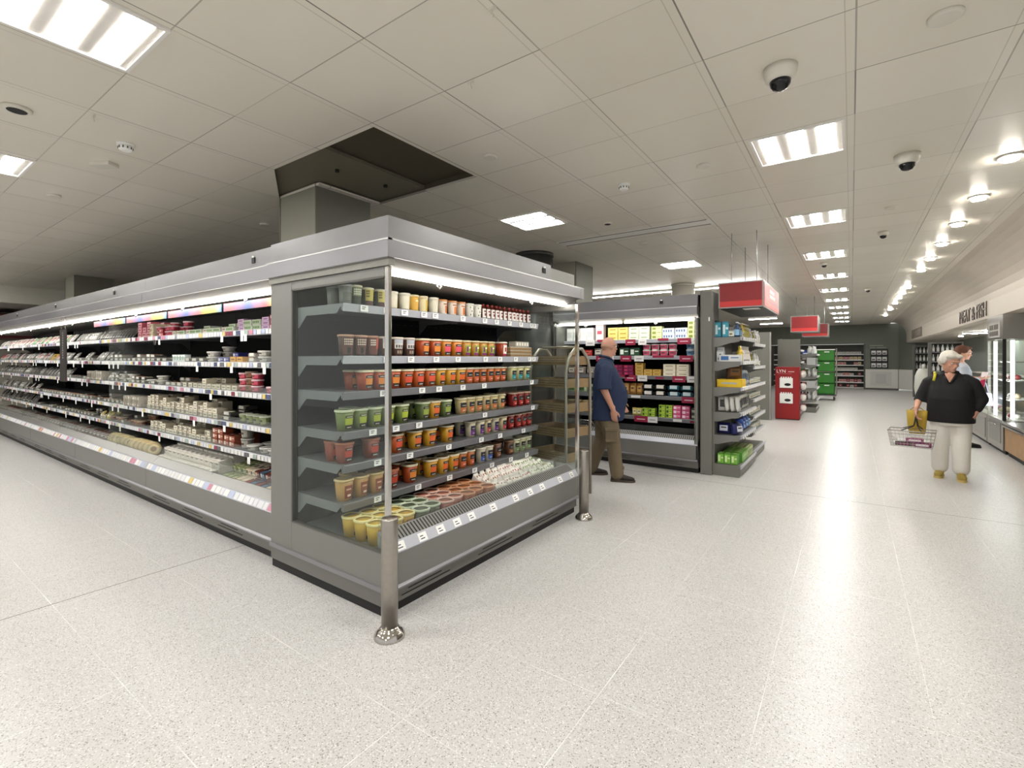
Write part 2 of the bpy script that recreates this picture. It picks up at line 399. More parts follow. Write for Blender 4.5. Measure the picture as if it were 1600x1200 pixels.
# unseen luminaires added in line with the rows, to light the foreground
for k, (x, y) in enumerate([(-.335, 1.9), (-.335, -.5), (-.335, -2.9), (-3.09, -2.0), (-5.86, -2.0), (-8.63, -2.0), (-8.63, .68), (-11.4, -2.0), (-11.4, .68), (-14.2, .68)]):
    luminaire(x, y, x < -1, 'ceiling light added to the rows, %s of those behind or left of the view' % nth(k+1))
SPOT = emit('#fff8ea', 60, 'spot_glow')
def downlight(x, y, z, label, first=[None]):
    if first[0] is None:
        t = thing('spot_light', label, 'spotlight', (x, y, z), 0, 'spotlights'); first[0] = t
        MB().lathe([(.085, 0), (.085, -.012), (.055, -.014), (.05, 0)], FRAME, 20).build('rim', t)
        MB().lathe([(.055, -.035), (.055, -.01)], SPOT, 16).build('lamp', t)
        b = MB(); b.tube([(0, 0, 0), (0, 0, -.028)], .05, CHROME, 16); b.build('housing', t)
        return
    src = first[0]; r = src.copy(); C.objects.link(r); r.location = (x, y, z); r['label'] = label
    for ch in list(src.children):
        c = ch.copy(); C.objects.link(c); c.parent = r
for k, y in enumerate([5.54, 6.74, 7.91, 9.15, 10.39, 11.66, 14.29, 15.5, 16.7, 18.2, 20.4, 23.0]):
    downlight(1.06, y, H, 'round spotlight in the row along the bulkhead, %s from the front' % nth(k+1))
for k, y in enumerate([10.9, 12.2, 13.5, 14.9, 16.4, 18.0, 20.0]):
    downlight(2.75, y, 2.2, 'spotlight under the low ceiling over the meat counter, %s from the front' % nth(k+1))
DEV = mat('#d8d4c8', .4)
def dome(x, y, label, s=1.0):
    t = thing('dome_camera', label, 'camera', (x, y, H), R(25)); t.scale = (s, s, s)
    MB().lathe([(.088, 0), (.086, -.03), (.074, -.065), (.055, -.075)], DEV, 28).build('housing', t)
    MB().lathe([(.056, -.07), (.052, -.095), (.036, -.118), (.01, -.128)], mat('#17171a', .08, .2), 24).build('dome', t)
dome(-.33, 3.11, 'white dome security camera nearest the viewer above the aisle')
dome(.37, 5.03, 'white dome security camera between aisle lights and bulkhead')
dome(.34, 7.9, 'small dome camera beyond the second aisle light', .7)
dome(-.38, 9.84, 'small dark dome camera just beyond the third aisle light', .7)
dome(.32, 14.0, 'tiny dome camera far down the aisle ceiling', .8)
def detector(x, y, label):
    t = thing('smoke_detector', label, 'smoke detector', (x, y, H))
    MB().lathe([(.055, 0), (.055, -.018)], WHITE, 24).build('base', t)
    MB().lathe([(.045, -.018), (.043, -.045), (.03, -.055)], WHITE, 24).build('sensor', t)
    b = MB()
    for j in range(10):
        a = j*math.pi/5; b.box(.0435*math.cos(a)-.004, .0435*math.cos(a)+.004, .0435*math.sin(a)-.004, .0435*math.sin(a)+.004, -.042, -.026, CASE_D)
    b.build('vent_slots', t)
detector(-1.76, 4.33, 'white smoke detector on the ceiling right of the middle light')
detector(-4.56, 1.30, 'white smoke detector on the ceiling near the top left light')
def disc(x, y, label, r=.055, name='ceiling_disc', hole=False):
    t = thing(name, label, 'ceiling fitting', (x, y, H))
    MB().lathe([(r, 0), (r, -.012), (r*.85, -.02)], DEV, 28).build('cap', t)
    MB().lathe([(r*(.7 if hole else .95), -.019 if hole else -.004), (r*(.65 if hole else .96), -.022 if hole else -.001)], BLACK if hole else CASE_D, 24).build('opening' if hole else 'gap', t)
disc(.37, 3.09, 'flat round cap on the ceiling at the top right', .07)
disc(-2.40, 3.09, 'flat round cap on the ceiling beside the dark opening')
disc(-1.03, 4.29, 'flat round cap on the ceiling left of the first aisle light')
disc(-6.58, 1.29, 'flat round cap on the ceiling at the far left')
disc(.35, 6.67, 'flat round cap on the ceiling beyond the second dome camera')
disc(-2.43, 6.70, 'flat round cap beyond the slot vent on the ceiling')
disc(-5.88, 3.06, 'flat round cap on the ceiling left of the grey column')
disc(-2.42, 5.44, 'small round vent with dark opening beside the middle ceiling light', .055, 'round_vent', True)
disc(-4.49, .70, 'round vent with dark opening at the left edge of the ceiling', .075, 'round_vent', True)
t = thing('slot_vent', 'short raised white vent plate on the ceiling at the left', 'vent', (-5.22, 1.29, H), R(30))
MB().box(-.02, .16, -.05, .05, -.03, 0, DEV).build('plate', t, bevel=.003); MB().box(-.01, .15, .05, .056, -.012, -.002, BLACK).build('slot', t)
t = thing('slot_diffuser', 'long thin slot diffuser in the ceiling above the corner fridge', 'vent', (-2.4, 6.08, H))
MB().box(-1.03, 1.03, -.13, .13, -.006, 0, FRAME).build('frame', t)
b = MB(); b.box(-1.0, 1.0, -.12, -.10, -.009, -.005, CASE_D); b.box(-1.0, 1.0, .10, .12, -.009, -.005, CASE_D); b.build('slot', t)
for k, (x, y, lb) in enumerate([(-1.38, 1.79, 'at the top centre'), (-1.85, 2.19, 'above the dark opening'), (-4.2, 1.02, 'beside the big top left light')]):
    t = thing('ceiling_hook', 'small plastic hanging hook on the ceiling ' + lb, 'hook', (x, y, H))
    MB().box(-.02, .02, -.008, .008, -.01, 0, DEV).build('clip', t); MB().tube([(0, 0, -.008), (0, .004, -.03), (.006, .006, -.045), (.012, 0, -.036)], .003, DEV, 6).build('hook', t)
t = thing('linear_light', 'long thin lit line of light behind the dairy fridge', 'ceiling light', (-3.9, 11.55, 3.1))
MB().box(-2.3, 2.3, -.04, .04, 0, .05, FRAME).build('housing', t); MB().box(-2.3, 2.3, -.03, .03, -.012, 0, LAMPM).build('lamp', t)
t = thing('linear_light', 'short lit strip on the low ceiling above the far right cabinets', 'ceiling light', (2.9, 17.2, 2.16))
MB().box(-.5, .5, -.05, .05, 0, .04, FRAME).build('housing', t); MB().box(-.5, .5, -.04, .04, -.012, 0, LAMPM).build('lamp', t)
for k, (x, y, z, lb) in enumerate([(-2.05, 15.2, 2.62, 'short lit strip hanging past the red sign, nearer one'), (-2.35, 19.5, 2.75, 'short lit strip hanging past the red sign, farther one')]):
    t = thing('linear_light', lb, 'ceiling light', (x, y, z))
    MB().box(-.35, .35, -.05, .05, 0, .05, FRAME).build('housing', t); MB().box(-.35, .35, -.04, .04, -.012, 0, LAMPM).build('lamp', t)
    MB().tube([(0, 0, .05), (0, 0, H-z)], .006, CASE_D, 6).build('hanger', t)
# ================================================================ fridges
WF = .345
GRILL = mat('#8f8e8b', .35, .5); SLOT = mat('#1c1c1c', .6)
DARKRAIL = mat('#84868c', .3, .3)
TK = [mat(c, .6, 0, 0, 5) for c in ('#e9e8e6', '#e9e8e6', '#dfdfe2', '#e4e3e0', '#dcdcdf', '#b9c3dc', '#c98a9c', '#d9c074', '#4f587a', '#6a6a70', '#aab8b2', '#8c3a50')]
def rail_mesh(w, y, z, h=.05, tilt=.012, m=RAIL):
    b = MB(); b.prism([(y, z-h), (y-tilt, z-.002), (y-tilt+.004, z+.002), (y+.006, z), (y+.006, z-h)], 0, w, 'x', m)
    return b
def fridge(name, label, loc, rz, w, D, levels, ys, group=None, upper=(0, None), tubes=True, tickets=None, lip_tickets=None, coloured=False, well_glass=True, kick=True, top=2.32, lipz=.38, railm=RAIL, seed=0, ends=(False, False), back_x=None, tagrails=None, backs=True, fl=0):
    t = thing(name, label, 'fridge', loc, rz, group)
    dz = lipz-.38
    # plinth, kick panel, bumper
    MB().box(0, w, .05, D, 0, .06, BLACK).build('plinth', t)
    b = MB(); b.box(0, w, .03, D, .06, .158, mat('#6f6d69', .4, .25, .03, 4)); b.box(0, w, .02, .03, .135, .15, CASE)
    q = .1
    while q + .5 < w:
        b.box(q, q+.42, .027, .031, .085, .09, SLOT); b.box(q+.05, q+.34, .027, .031, .11, .114, SLOT); q += .72
    b.build('kick_panel', t)
    b = MB(); b.prism([(-.004, .150), (-.014, .156), (-.014, .166), (0, .178), (.03, .178), (.03, .150)], 0, w, 'x', CASE_L); b.build('bumper', t)
    MB().box(0, w, 0, .05, .176, .372+dz, CASE).build('front_panel', t, bevel=.004)
    # lip with price rail
    b = MB(); b.prism([(-.006, .368+dz), (.028, .425+dz), (.036, .425+dz), (.05, .41+dz), (.05, .36+dz), (0, .36+dz)], 0, w, 'x', railm)
    lip = b.build('lip', t)
    for x in (lip_tickets or []):
        b = MB(); b.poly([(x-.035, -.0045, .374+dz), (x+.035, -.0045, .374+dz), (x+.035, .022, .419+dz), (x-.035, .022, .419+dz)], PAPER)
        for k in range(2): zz = .385+.014*k+dz; yy = .0015+.0085*k; b.poly([(x-.02, yy, zz), (x+.016-.01*k, yy, zz), (x+.016-.01*k, yy+.003, zz+.005), (x-.02, yy+.003, zz+.005)], INK)
        b.build('price_ticket', lip, 'white price ticket')
    rnd = random.Random(seed)
    if coloured:
        b = MB(); x = .02
        while x < w-.08:
            ww = rnd.choice([.05, .06, .075])
            b.poly([(x, -.0045, .374+dz), (x+ww, -.0045, .374+dz), (x+ww, .022, .419+dz), (x, .022, .419+dz)], rnd.choice(TK[:5]*3+TK[5:8])); x += ww+.012
        b.build('ticket_strip', lip)
    # air grille behind the lip, well
    b = MB(); b.prism([(.045, .412+dz), (.12, .47+dz), (.13, .47+dz), (.13, .30+dz), (.05, .36+dz)], 0, w, 'x', GRILL)
    if not coloured:
        x = .05
        while x < w-.02:
            b.poly([(x, .052, .4183+dz), (x+.011, .052, .4183+dz), (x+.011, .115, .467+dz), (x, .115, .467+dz)], SLOT); x += .027
    b.build('air_grille', t)
    MB().box(0, w, .13, D-.03, .30+dz, WF+dz, mat('#8a8c8c', .4, .3)).build('well_floor', t)
    if well_glass:
        b = MB(); b.box(.005, w-.005, .128, .132, .46+dz, .56+dz, PLEX); gg = b.build('well_screen', t)
    if backs:
        b = MB(); b.box(0, w, D-.03, D, .06, 2.04, BACK)
        x = .06
        sl = mat('#15171a', .7)
        while x < w-.05:
            for z in [.62, 1.02, 1.42, 1.78]:
                for k in range(3): b.box(x, x+.03, D-.032, D-.029, z+.05*k, z+.05*k+.006, sl)
            x += .075
        b.build('back_panel', t)
    # shelves
    for i, z in enumerate(levels):
        s = MB(); s.box(0, w, ys, D-.03, z-.022, z, SHELF)
        s.box(0, w, ys+.005, ys+.02, z-.042, z-.02, SHELF)
        for x in ([0, w/2-.01, w-.02] if w > 1.4 else [0, w-.02]):
            s.prism([(ys+.03, z-.022), (ys+.07, z-.06), (D-.13, z-.06), (D-.04, z-.14), (D-.03, z-.14), (D-.03, z-.022)], x, x+.004, 'x', SHELF)
        sh = s.build('shelf', t)
        rl = rail_mesh(w, ys, z, .05, .012, railm if i < 2 or railm is not RAIL or coloured else mat('#808186', .3, .3)).build('price_rail', sh)
        for x in (tickets or {}).get(i, []):
            b = MB(); b.box(x-.03, x+.03, ys-.0155, ys-.013, z-.043, z-.004, PAPER)
            for k in range(2): b.box(x-.018, x+.012-.008*k, ys-.0165, ys-.0155, z-.017-.012*k, z-.012-.012*k, INK)
            b.build('price_ticket', sh, 'white price ticket')
        if coloured:
            b = MB(); x = .02
            while x < w-.08:
                ww = rnd.choice([.045, .055, .07])
                b.box(x, x+ww, ys-.0145, ys-.0125, z-.043, z-.004, rnd.choice(TK[:5]+TK)); x += ww+.012
            for k in range(3):
                x = rnd.uniform(.2, w-.2); b.box(x, x+.05, ys-.016, ys-.0145, z-.1, z-.04, PAPER)
            b.build('ticket_strip', sh)
            b = MB(); b.box(0.003, w-.003, ys-.006, ys-.003, z+.001, z+.05, PLEX)
            if i: b.build('shelf_screen', sh)
        if tagrails and tagrails.get(i):
            for (x, ww, hh, c, dzz) in tagrails[i]:
                b = MB(); hh *= .85; b.box(x-ww/2, x+ww/2, ys-.017-.001*(c == 'r'), ys-.0145, z-.04-dzz*.8, z-.04-dzz*.8+hh, mat('#8e1a3c', .5) if c == 'r' else mat('#d8d6d4', .6))
                if hh > .06: b.box(x-ww*.3, x+ww*.3, ys-.019, ys-.018, z-.04-dzz*.8+hh*.4, z-.04-dzz*.8+hh*.55, mat('#d8b8c2', .6) if c == 'r' else mat('#8a8890', .6))
                b.build('offer_card', sh, 'deep red offer card' if c == 'r' else 'white price card')
    # canopy
    b = MB(); b.prism([(-.03, 2.078), (.10, 2.035), (D, 2.035), (D, top-.01), (.04, top-.01), (.04, 2.178), (-.03, 2.178)], 0, w, 'x', CASE)
    b.build('canopy', t)
    b = MB(); b.box(-2*fl, w, -.034, -.026, 2.075, 2.172, CASE_L); b.box(-2*fl, w, -.036, .0, 2.172, 2.182, mat('#c9c9c9', .25, .4)); b.box(w-.003, w, -.0345, -.033, 2.08, 2.17, CASE_D); b.build('lower_fascia', t)  # pale bead along the top edge paints in the light the ledge catches
    u0, u1 = upper[0], upper[1] or w
    b = MB(); b.box(u0-fl, u1, 0, .02, 2.183, top, mat('#7b7a7c', .33, .3)); b.box(u0, u0+.02, .0201, D, 2.185, top, CASE_L); b.box(u1-.02, u1, .0201, D, 2.185, top, CASE_L)
    b.build('upper_fascia', t)
    if tubes:
        n = max(1, round(w/1.2)); L = w/n
        for k in range(n):
            tb = MB().box(k*L+.03, (k+1)*L-.02, .11, .15, 2.008, 2.034, TUBEM).build('light_tube', t)
            b = MB(); x = (k+.45)*L
            b.tube([(x, .13, 2.005), (x-.02, .125, 1.99), (x, .12, 1.972), (x+.02, .125, 1.99), (x, .13, 2.005)], .006, WHITE, 6); b.build('clip', tb)
    return t

# ---- corner fridge: open front towards the aisle, glass end towards the viewer
CF_LV = [1.85, 1.515, 1.285, 1.03, .82, .575]
Y0 = 1.86
tk = {0: [2.01, 2.2, 2.36, 2.55, 2.67, 2.99, 3.28, 3.45, 3.65, 3.84, 4.03, 4.08], 1: [2.2, 2.42, 2.68, 2.93, 3.29, 3.5, 3.75, 3.99, 4.07], 2: [2.17, 2.53, 2.71, 2.99, 3.27, 4.03],
      3: [2.08, 2.28, 2.5, 3.28, 4.05], 4: [2.12, 2.41, 2.82, 3.23, 3.5, 3.88], 5: [2.12, 2.49, 2.83, 3.14, 3.38, 3.67, 3.94]}
tk = {k: [y-Y0 for y in v] for k, v in tk.items()}
CW = 4.16-Y0
corner = fridge('corner_fridge', 'grey open corner fridge with glass end, stocked with soup tubs behind the front bollard', (-2.16, Y0, 0), R(90), CW, 1.0, CF_LV, .46, fl=.03,
    upper=(0, 1.79), tickets=tk, lip_tickets=[y-Y0 for y in (1.93, 2.11, 2.27, 2.43, 2.58, 2.83, 3.12, 3.33, 3.52, 3.83, 4.05)])
# glazed end panel (local: x = along the front, y = depth)
for e, nm in ((0, 'end_panel'), (1, 'end_panel')):
    x0, x1 = (-.03, -.002) if e == 0 else (CW+.002, CW+.03)
    b = MB()
    b.box(x0, x1, 1.0, 1.27, .158, 2.03, CASE); b.box(x0, x1, .0325, 1.0, 1.975, 2.03, CASE); b.box(x0, x1, 0, 1.0, .158, .3695, CASE)
    b.box(x0, x1, .03, 1.27, .06, .158, mat('#6f6d69', .4, .25, .03, 4)); b.box(x0+.01*(e == 0), x1-.01*(e == 1), .05, 1.27, 0, .06, BLACK)
    p = b.build(nm, corner, bevel=.003)
    b = MB()
    xb = x0-.012 if e == 0 else x1
    b.box(xb, xb+.012, -.012, 1.27, .150, .176, CASE_L); b.build('bumper_strip', p)
    b = MB(); b.box((x0+x1)/2-.004, (x0+x1)/2+.004, .03, .99, .37, 1.98, GLASS); b.build('glass_pane', p)
    b = MB()
    for (ya, yb, za, zb) in ((.985, 1.0, .372, 1.975), (.03, 1.0, .372, .38), (.03, 1.0, 1.965, 1.975)): b.box(x0-.003, x1+.003, ya, yb, za, zb, CASE_D)
    b.build('glazing_bead', p)
    b = MB(); b.box(x0, x1, 0, .032, .37, 2.03, CHROME); b.build('corner_post', p, 'chrome corner post', bevel=.004)
# canopy returns on the end facing the viewer
b = MB(); b.box(-.06, -.052, -.026, 1.27, 2.075, 2.172, CASE_L); b.box(-.062, -.03, -.036, 1.27, 2.172, 2.182, mat('#c9c9c9', .25, .4)); b.box(-.054, -.028, -.026, 1.27, 2.07, 2.172, CASE); b.box(-.03, 0, -.0255, 1.27, 2.0751, 2.178, CASE); b.box(-.03, 0, .02, 1.27, 2.18, 2.32, mat('#7b7a7c', .33, .3)); b.box(-.045, .0, -.02, 1.27, 2.031, 2.0745, mat('#807e76', .4, .1))  # pale strip on the ledge carries its painted highlight round the corner
b.prism([(-.06, 2.075), (-.03, 2.035), (-.03, 2.075)], 0, 1.27, 'y', mat('#a39f93', .4, .2)) if False else None
b.build('lower_fascia', corner)
b = MB(); b.box(CW, CW+.06, -.034, 1.0, 2.075, 2.182, CASE_L); b.build('lower_fascia', corner)
b = MB(); b.box(0, CW, 1.0, 1.27, .06, 2.32, CASE); b.build('rear_housing', corner)
def gauge(parent, x, y, z, face):
    # small black thermometer with a white tab above, on a fascia (local coordinates)
    b = MB(); b.box(x-.022, x+.022, y-.008, y, z-.022, z+.02, BLACK); g = b.build('thermometer', parent, 'small black thermometer')
    MB().box(x-.012, x+.012, y-.010, y-.001, z+.02, z+.034, WHITE).build('tab', g)
gauge(corner, 1.67, 0, 2.255, 0)

# ---- long run of wall fridges facing the viewer's left aisle
LV = [1.755, 1.465, 1.195, .905, .66]
BN = None
def banner_mat():
    m = bpy.data.materials.new('rainbow_banner'); m.use_nodes = True; nt = m.node_tree; p = nt.nodes['Principled BSDF']
    tc = nt.nodes.new('ShaderNodeTexCoord'); sp = nt.nodes.new('ShaderNodeSeparateXYZ'); nt.links.new(tc.outputs['Object'], sp.inputs[0])
    d = nt.nodes.new('ShaderNodeMath'); d.operation = 'MULTIPLY'; d.inputs[1].default_value = .8; nt.links.new(sp.outputs[0], d.inputs[0])
    f = nt.nodes.new('ShaderNodeMath'); f.operation = 'FRACT'; nt.links.new(d.outputs[0], f.inputs[0])
    r = nt.nodes.new('ShaderNodeValToRGB'); r.color_ramp.interpolation = 'EASE'
    cols = [(0, '#a0667c'), (.12, '#a86468'), (.25, '#7c6488'), (.38, '#4c6096'), (.5, '#92687e'), (.6, '#a65e68'), (.7, '#a8924c'), (.86, '#989c56'), (1, '#5c84ac')]
    e = r.color_ramp.elements; e[0].position, e[0].color = 0, (*lin(cols[0][1]), 1); e[1].position, e[1].color = 1, (*lin(cols[-1][1]), 1)
    for q, c in cols[1:-1]: n = e.new(q); n.color = (*lin(c), 1)
    nt.links.new(f.outputs[0], r.inputs[0]); nt.links.new(r.outputs[0], p.inputs['Base Color']); p.inputs['Roughness'].default_value = .5
    return m
BANM = banner_mat()
XR = -3.432
MW = 2.5
runs = []
for k in range(5):
    x0 = XR-(k+1)*MW
    lb = ['first long wall fridge joined to the corner fridge, under a rainbow banner', 'second long wall fridge from the corner, right of the hanging black board',
          'third long wall fridge from the corner, left of the hanging black board', 'fourth long wall fridge from the corner, far at the left', 'fifth long wall fridge from the corner, cut by the left edge'][k]
    f = fridge('wall_fridge', lb, (x0, 1.86, 0), 0, MW-.004, .92, LV, .29, 'long run of wall fridges', coloured=True, seed=k)
    runs.append(f)
    if k < 2:
        for j in range(2):
            b = MB(); b.box(j*1.25+.02, (j+1)*1.25-.02, .19, .194, 1.925, 1.995, BANM); b.build('header_banner', f, 'rainbow coloured header banner')
    gauge(f, 1.55 if k != 0 else 2.2, 0, 2.25, 0)
    b = MB(); b.box(MW/2-.002, MW/2+.002, .10, .30, .42, .56, PLEX); b.build('divider', f)
    if k == 1:
        b = MB(); b.box(.9, .904, .12, .88, .5, 2.0, PLEX); b.build('tall_divider', f)
t = thing('hanging_board', 'tall narrow black board hanging in front of the far left shelves', 'sign', (-8.93, 1.84, 1.18))
MB().box(-.15, .15, 0, .012, 0, .72, mat('#231d1b', .5)).build('board', t)
MB().tube([(-.1, .006, .72), (-.1, .006, .89)], .003, CHROME, 6).build('hanger', t); MB().tube([(.1, .006, .72), (.1, .006, .89)], .003, CHROME, 6).build('hanger', t)
b = MB()
rr = random.Random(3); z = .66
while z > .3: b.box(-.02, .012+rr.random()*.02, -.001, 0, z, z+.02, mat('#8b8784', .6)); z -= .034
b.build('lettering', t)

# ---- dairy fridge behind, facing the viewer
D_LV = [1.775, 1.535, 1.25, .965, .66]
cards = {0: [(2.0, .22, .04, 'r', -.02), (2.42, .15, .1, 'r', .05), (2.6, .12, .1, 'p', .05), (2.27-.5, .15, .1, 'p', .05), (2.9, .15, .04, 'r', -.02), (3.25-.06, .18, .1, 'r', .05), (3.4-.04, .14, .1, 'p', .05)],
         1: [(2.05-.1, .16, .1, 'r', .05), (2.1, .12, .1, 'p', .05), (2.4-.05, .17, .1, 'r', .05), (2.55, .14, .1, 'p', .05), (2.9, .3, .04, 'r', -.02), (3.25-.03, .18, .1, 'r', .05), (3.4, .13, .1, 'p', .05)],
         2: [(1.98, .14, .05, 'p', 0), (2.3, .2, .04, 'r', -.02), (2.42, .17, .1, 'r', .05), (2.6, .14, .1, 'p', .05), (2.85, .12, .03, 'r', 0), (3.12, .18, .1, 'r', .05), (3.3, .14, .1, 'p', .05), (3.42, .07, .04, 'p', 0)],
         3: [(2.1, .12, .04, 'p', 0), (2.5, .14, .04, 'p', 0), (3.25, .18, .1, 'r', .05), (3.4, .08, .1, 'p', .05)],
         4: [(2.2, .12, .04, 'p', 0), (2.58, .2, .1, 'r', .05), (2.75, .14, .1, 'p', .05), (3.1, .12, .04, 'p', 0), (3.35, .16, .03, 'r', 0)]}
DX0, DX1 = -3.97+.35, -1.63
dairy = fridge('dairy_fridge', 'grey open dairy fridge behind the man in the blue shirt', (-3.78, 6.48, 0), 0, 2.15, .92, D_LV, .30, tubes=True, tagrails={k: [(x-1.29, w, h, c, d) for x, w, h, c, d in v] for k, v in cards.items()}, top=2.34)
gauge(dairy, 1.68, 0, 2.26, 0)
for x in (0, 2.15-.02):
    b = MB(); b.box(x, x+.02, 0, .92, .16, 2.03, CASE); b.build('side_wall', dairy)
b = MB(); b.box(2.11, 2.13, -.004, .03, .38, 2.04, CHROME); b.build('corner_post', dairy, 'chrome corner post')
b = MB(); b.box(0, .02, -.004, .03, .38, 2.04, CHROME); b.build('corner_post', dairy, 'chrome corner post')
# ================================================================ goods
CO = {}
def cm(c, rough=.45): return mat(c, rough, 0, .05, 20)
def patch(b, r0, r1, z0, z1, h, a0, a1, mt, off=.0012, n=7, sq=1.0):
    # curved label patch on a tapered tub (front is -y); z range mapped on a body of height h
    rs = []
    for z in (z0, z1):
        r = r0+(r1-r0)*z/h+off; ring = []
        for j in range(n+1):
            a = -math.pi/2 + a0+(a1-a0)*j/n; ca, sa = math.cos(a), math.sin(a)
            if sq != 1: e = sq; w = (abs(ca)**(2/e)+abs(sa)**(2/e))**(-e/2); ca, sa = ca*w, sa*w
            ring.append((r*ca, r*sa, z))
        rs.append(ring)
    b.rings(rs, mt, caps=False, smooth=False, closed=False)
def tub_kind(name, cat, body, lid, bands, r0, r1, h, marks=None, sq=1.0, lidr=None, span=R(58), n=20, mark_c='#1c1c1e', see=False):
    b = MB(); m = cm(body, .3)
    b.lathe([(r0, 0), (r0+(r1-r0)*.5, h*.5), (r1, h-.008)], m, n, sq=sq, caps=True); me = b.mesh(name)
    l = MB(); L = cm(lid, .3); lr = (lidr or r1)+.003
    l.lathe([(lr, h-.014), (lr+.001, h-.004), (lr-.002, h), (lr-.008, h+.001), (lr-.012, h-.003), (.002, h-.003)], L, n, sq=sq, caps=True)
    if see: l = MB(); l.lathe([(lr, h-.014), (lr+.001, h-.004), (lr-.002, h), (lr-.007, h+.001), (lr-.010, h-.006)], L, n, sq=sq, caps=False); l.lathe([(lr-.010, h-.0065), (.002, h-.0055)], cm(see, .12), n, sq=sq, caps=True)
    p = MB()
    for z0, z1, c in bands: patch(p, r0, r1, z0*h, z1*h, h, -span, span, cm(c, .5), sq=sq)
    for (z0, z1, a0, a1, c) in (marks or []): patch(p, r0, r1, z0*h, z1*h, h, R(a0), R(a1), cm(c or mark_c, .5), off=.0022, n=3, sq=sq)
    return Kind(name, cat, [(name, me, None), ('lid', l.mesh('lid'), None), ('label', p.mesh('label'), None)])
def wr(z, n=4, a=30, c=None, seed=1):
    # a broken line of print round a label
    rn = random.Random(seed); out = []; x = -a
    while x < a:
        w = rn.uniform(3, 8); out.append((z, z+.045, x, min(a, x+w), c)); x += w+3
    return out
SP = ['#1c1c1e']
def soup(body, main, lid='#d8cdb0', head='#2a2422', seed=1):
    mk = wr(.64, a=22, c='#d9cfc4', seed=seed) + [(.42, .56, -20, 18, main)] + wr(.14, a=-5+25, c='#f0e8dc', seed=seed+3)
    return tub_kind('soup_tub', 'soup tub', body, lid, [(.10, .28, '#2b2421'), (.28, .40, main), (.40, .60, main), (.60, .74, head)], .043, .055, .135, mk, sq=.72, span=R(34), see=body)
def deli(body, main, lid='#d6ceb8', head='#24262a', r=(.036, .046)):
    return tub_kind('deli_tub', 'soup tub', body, lid, [(.12, .42, main), (.42, .72, head)], r[0], r[1], .135, wr(.52, a=26, c='#cfc8bd')+wr(.22, a=20, c='#efe6da', seed=5), sq=.8, span=R(44))
LATM = lambda c: [(z, z+.07, a, a+9, c) for z in (.52, .63, .74) for a in (-44, -30, -16, -2, 12, 26)]
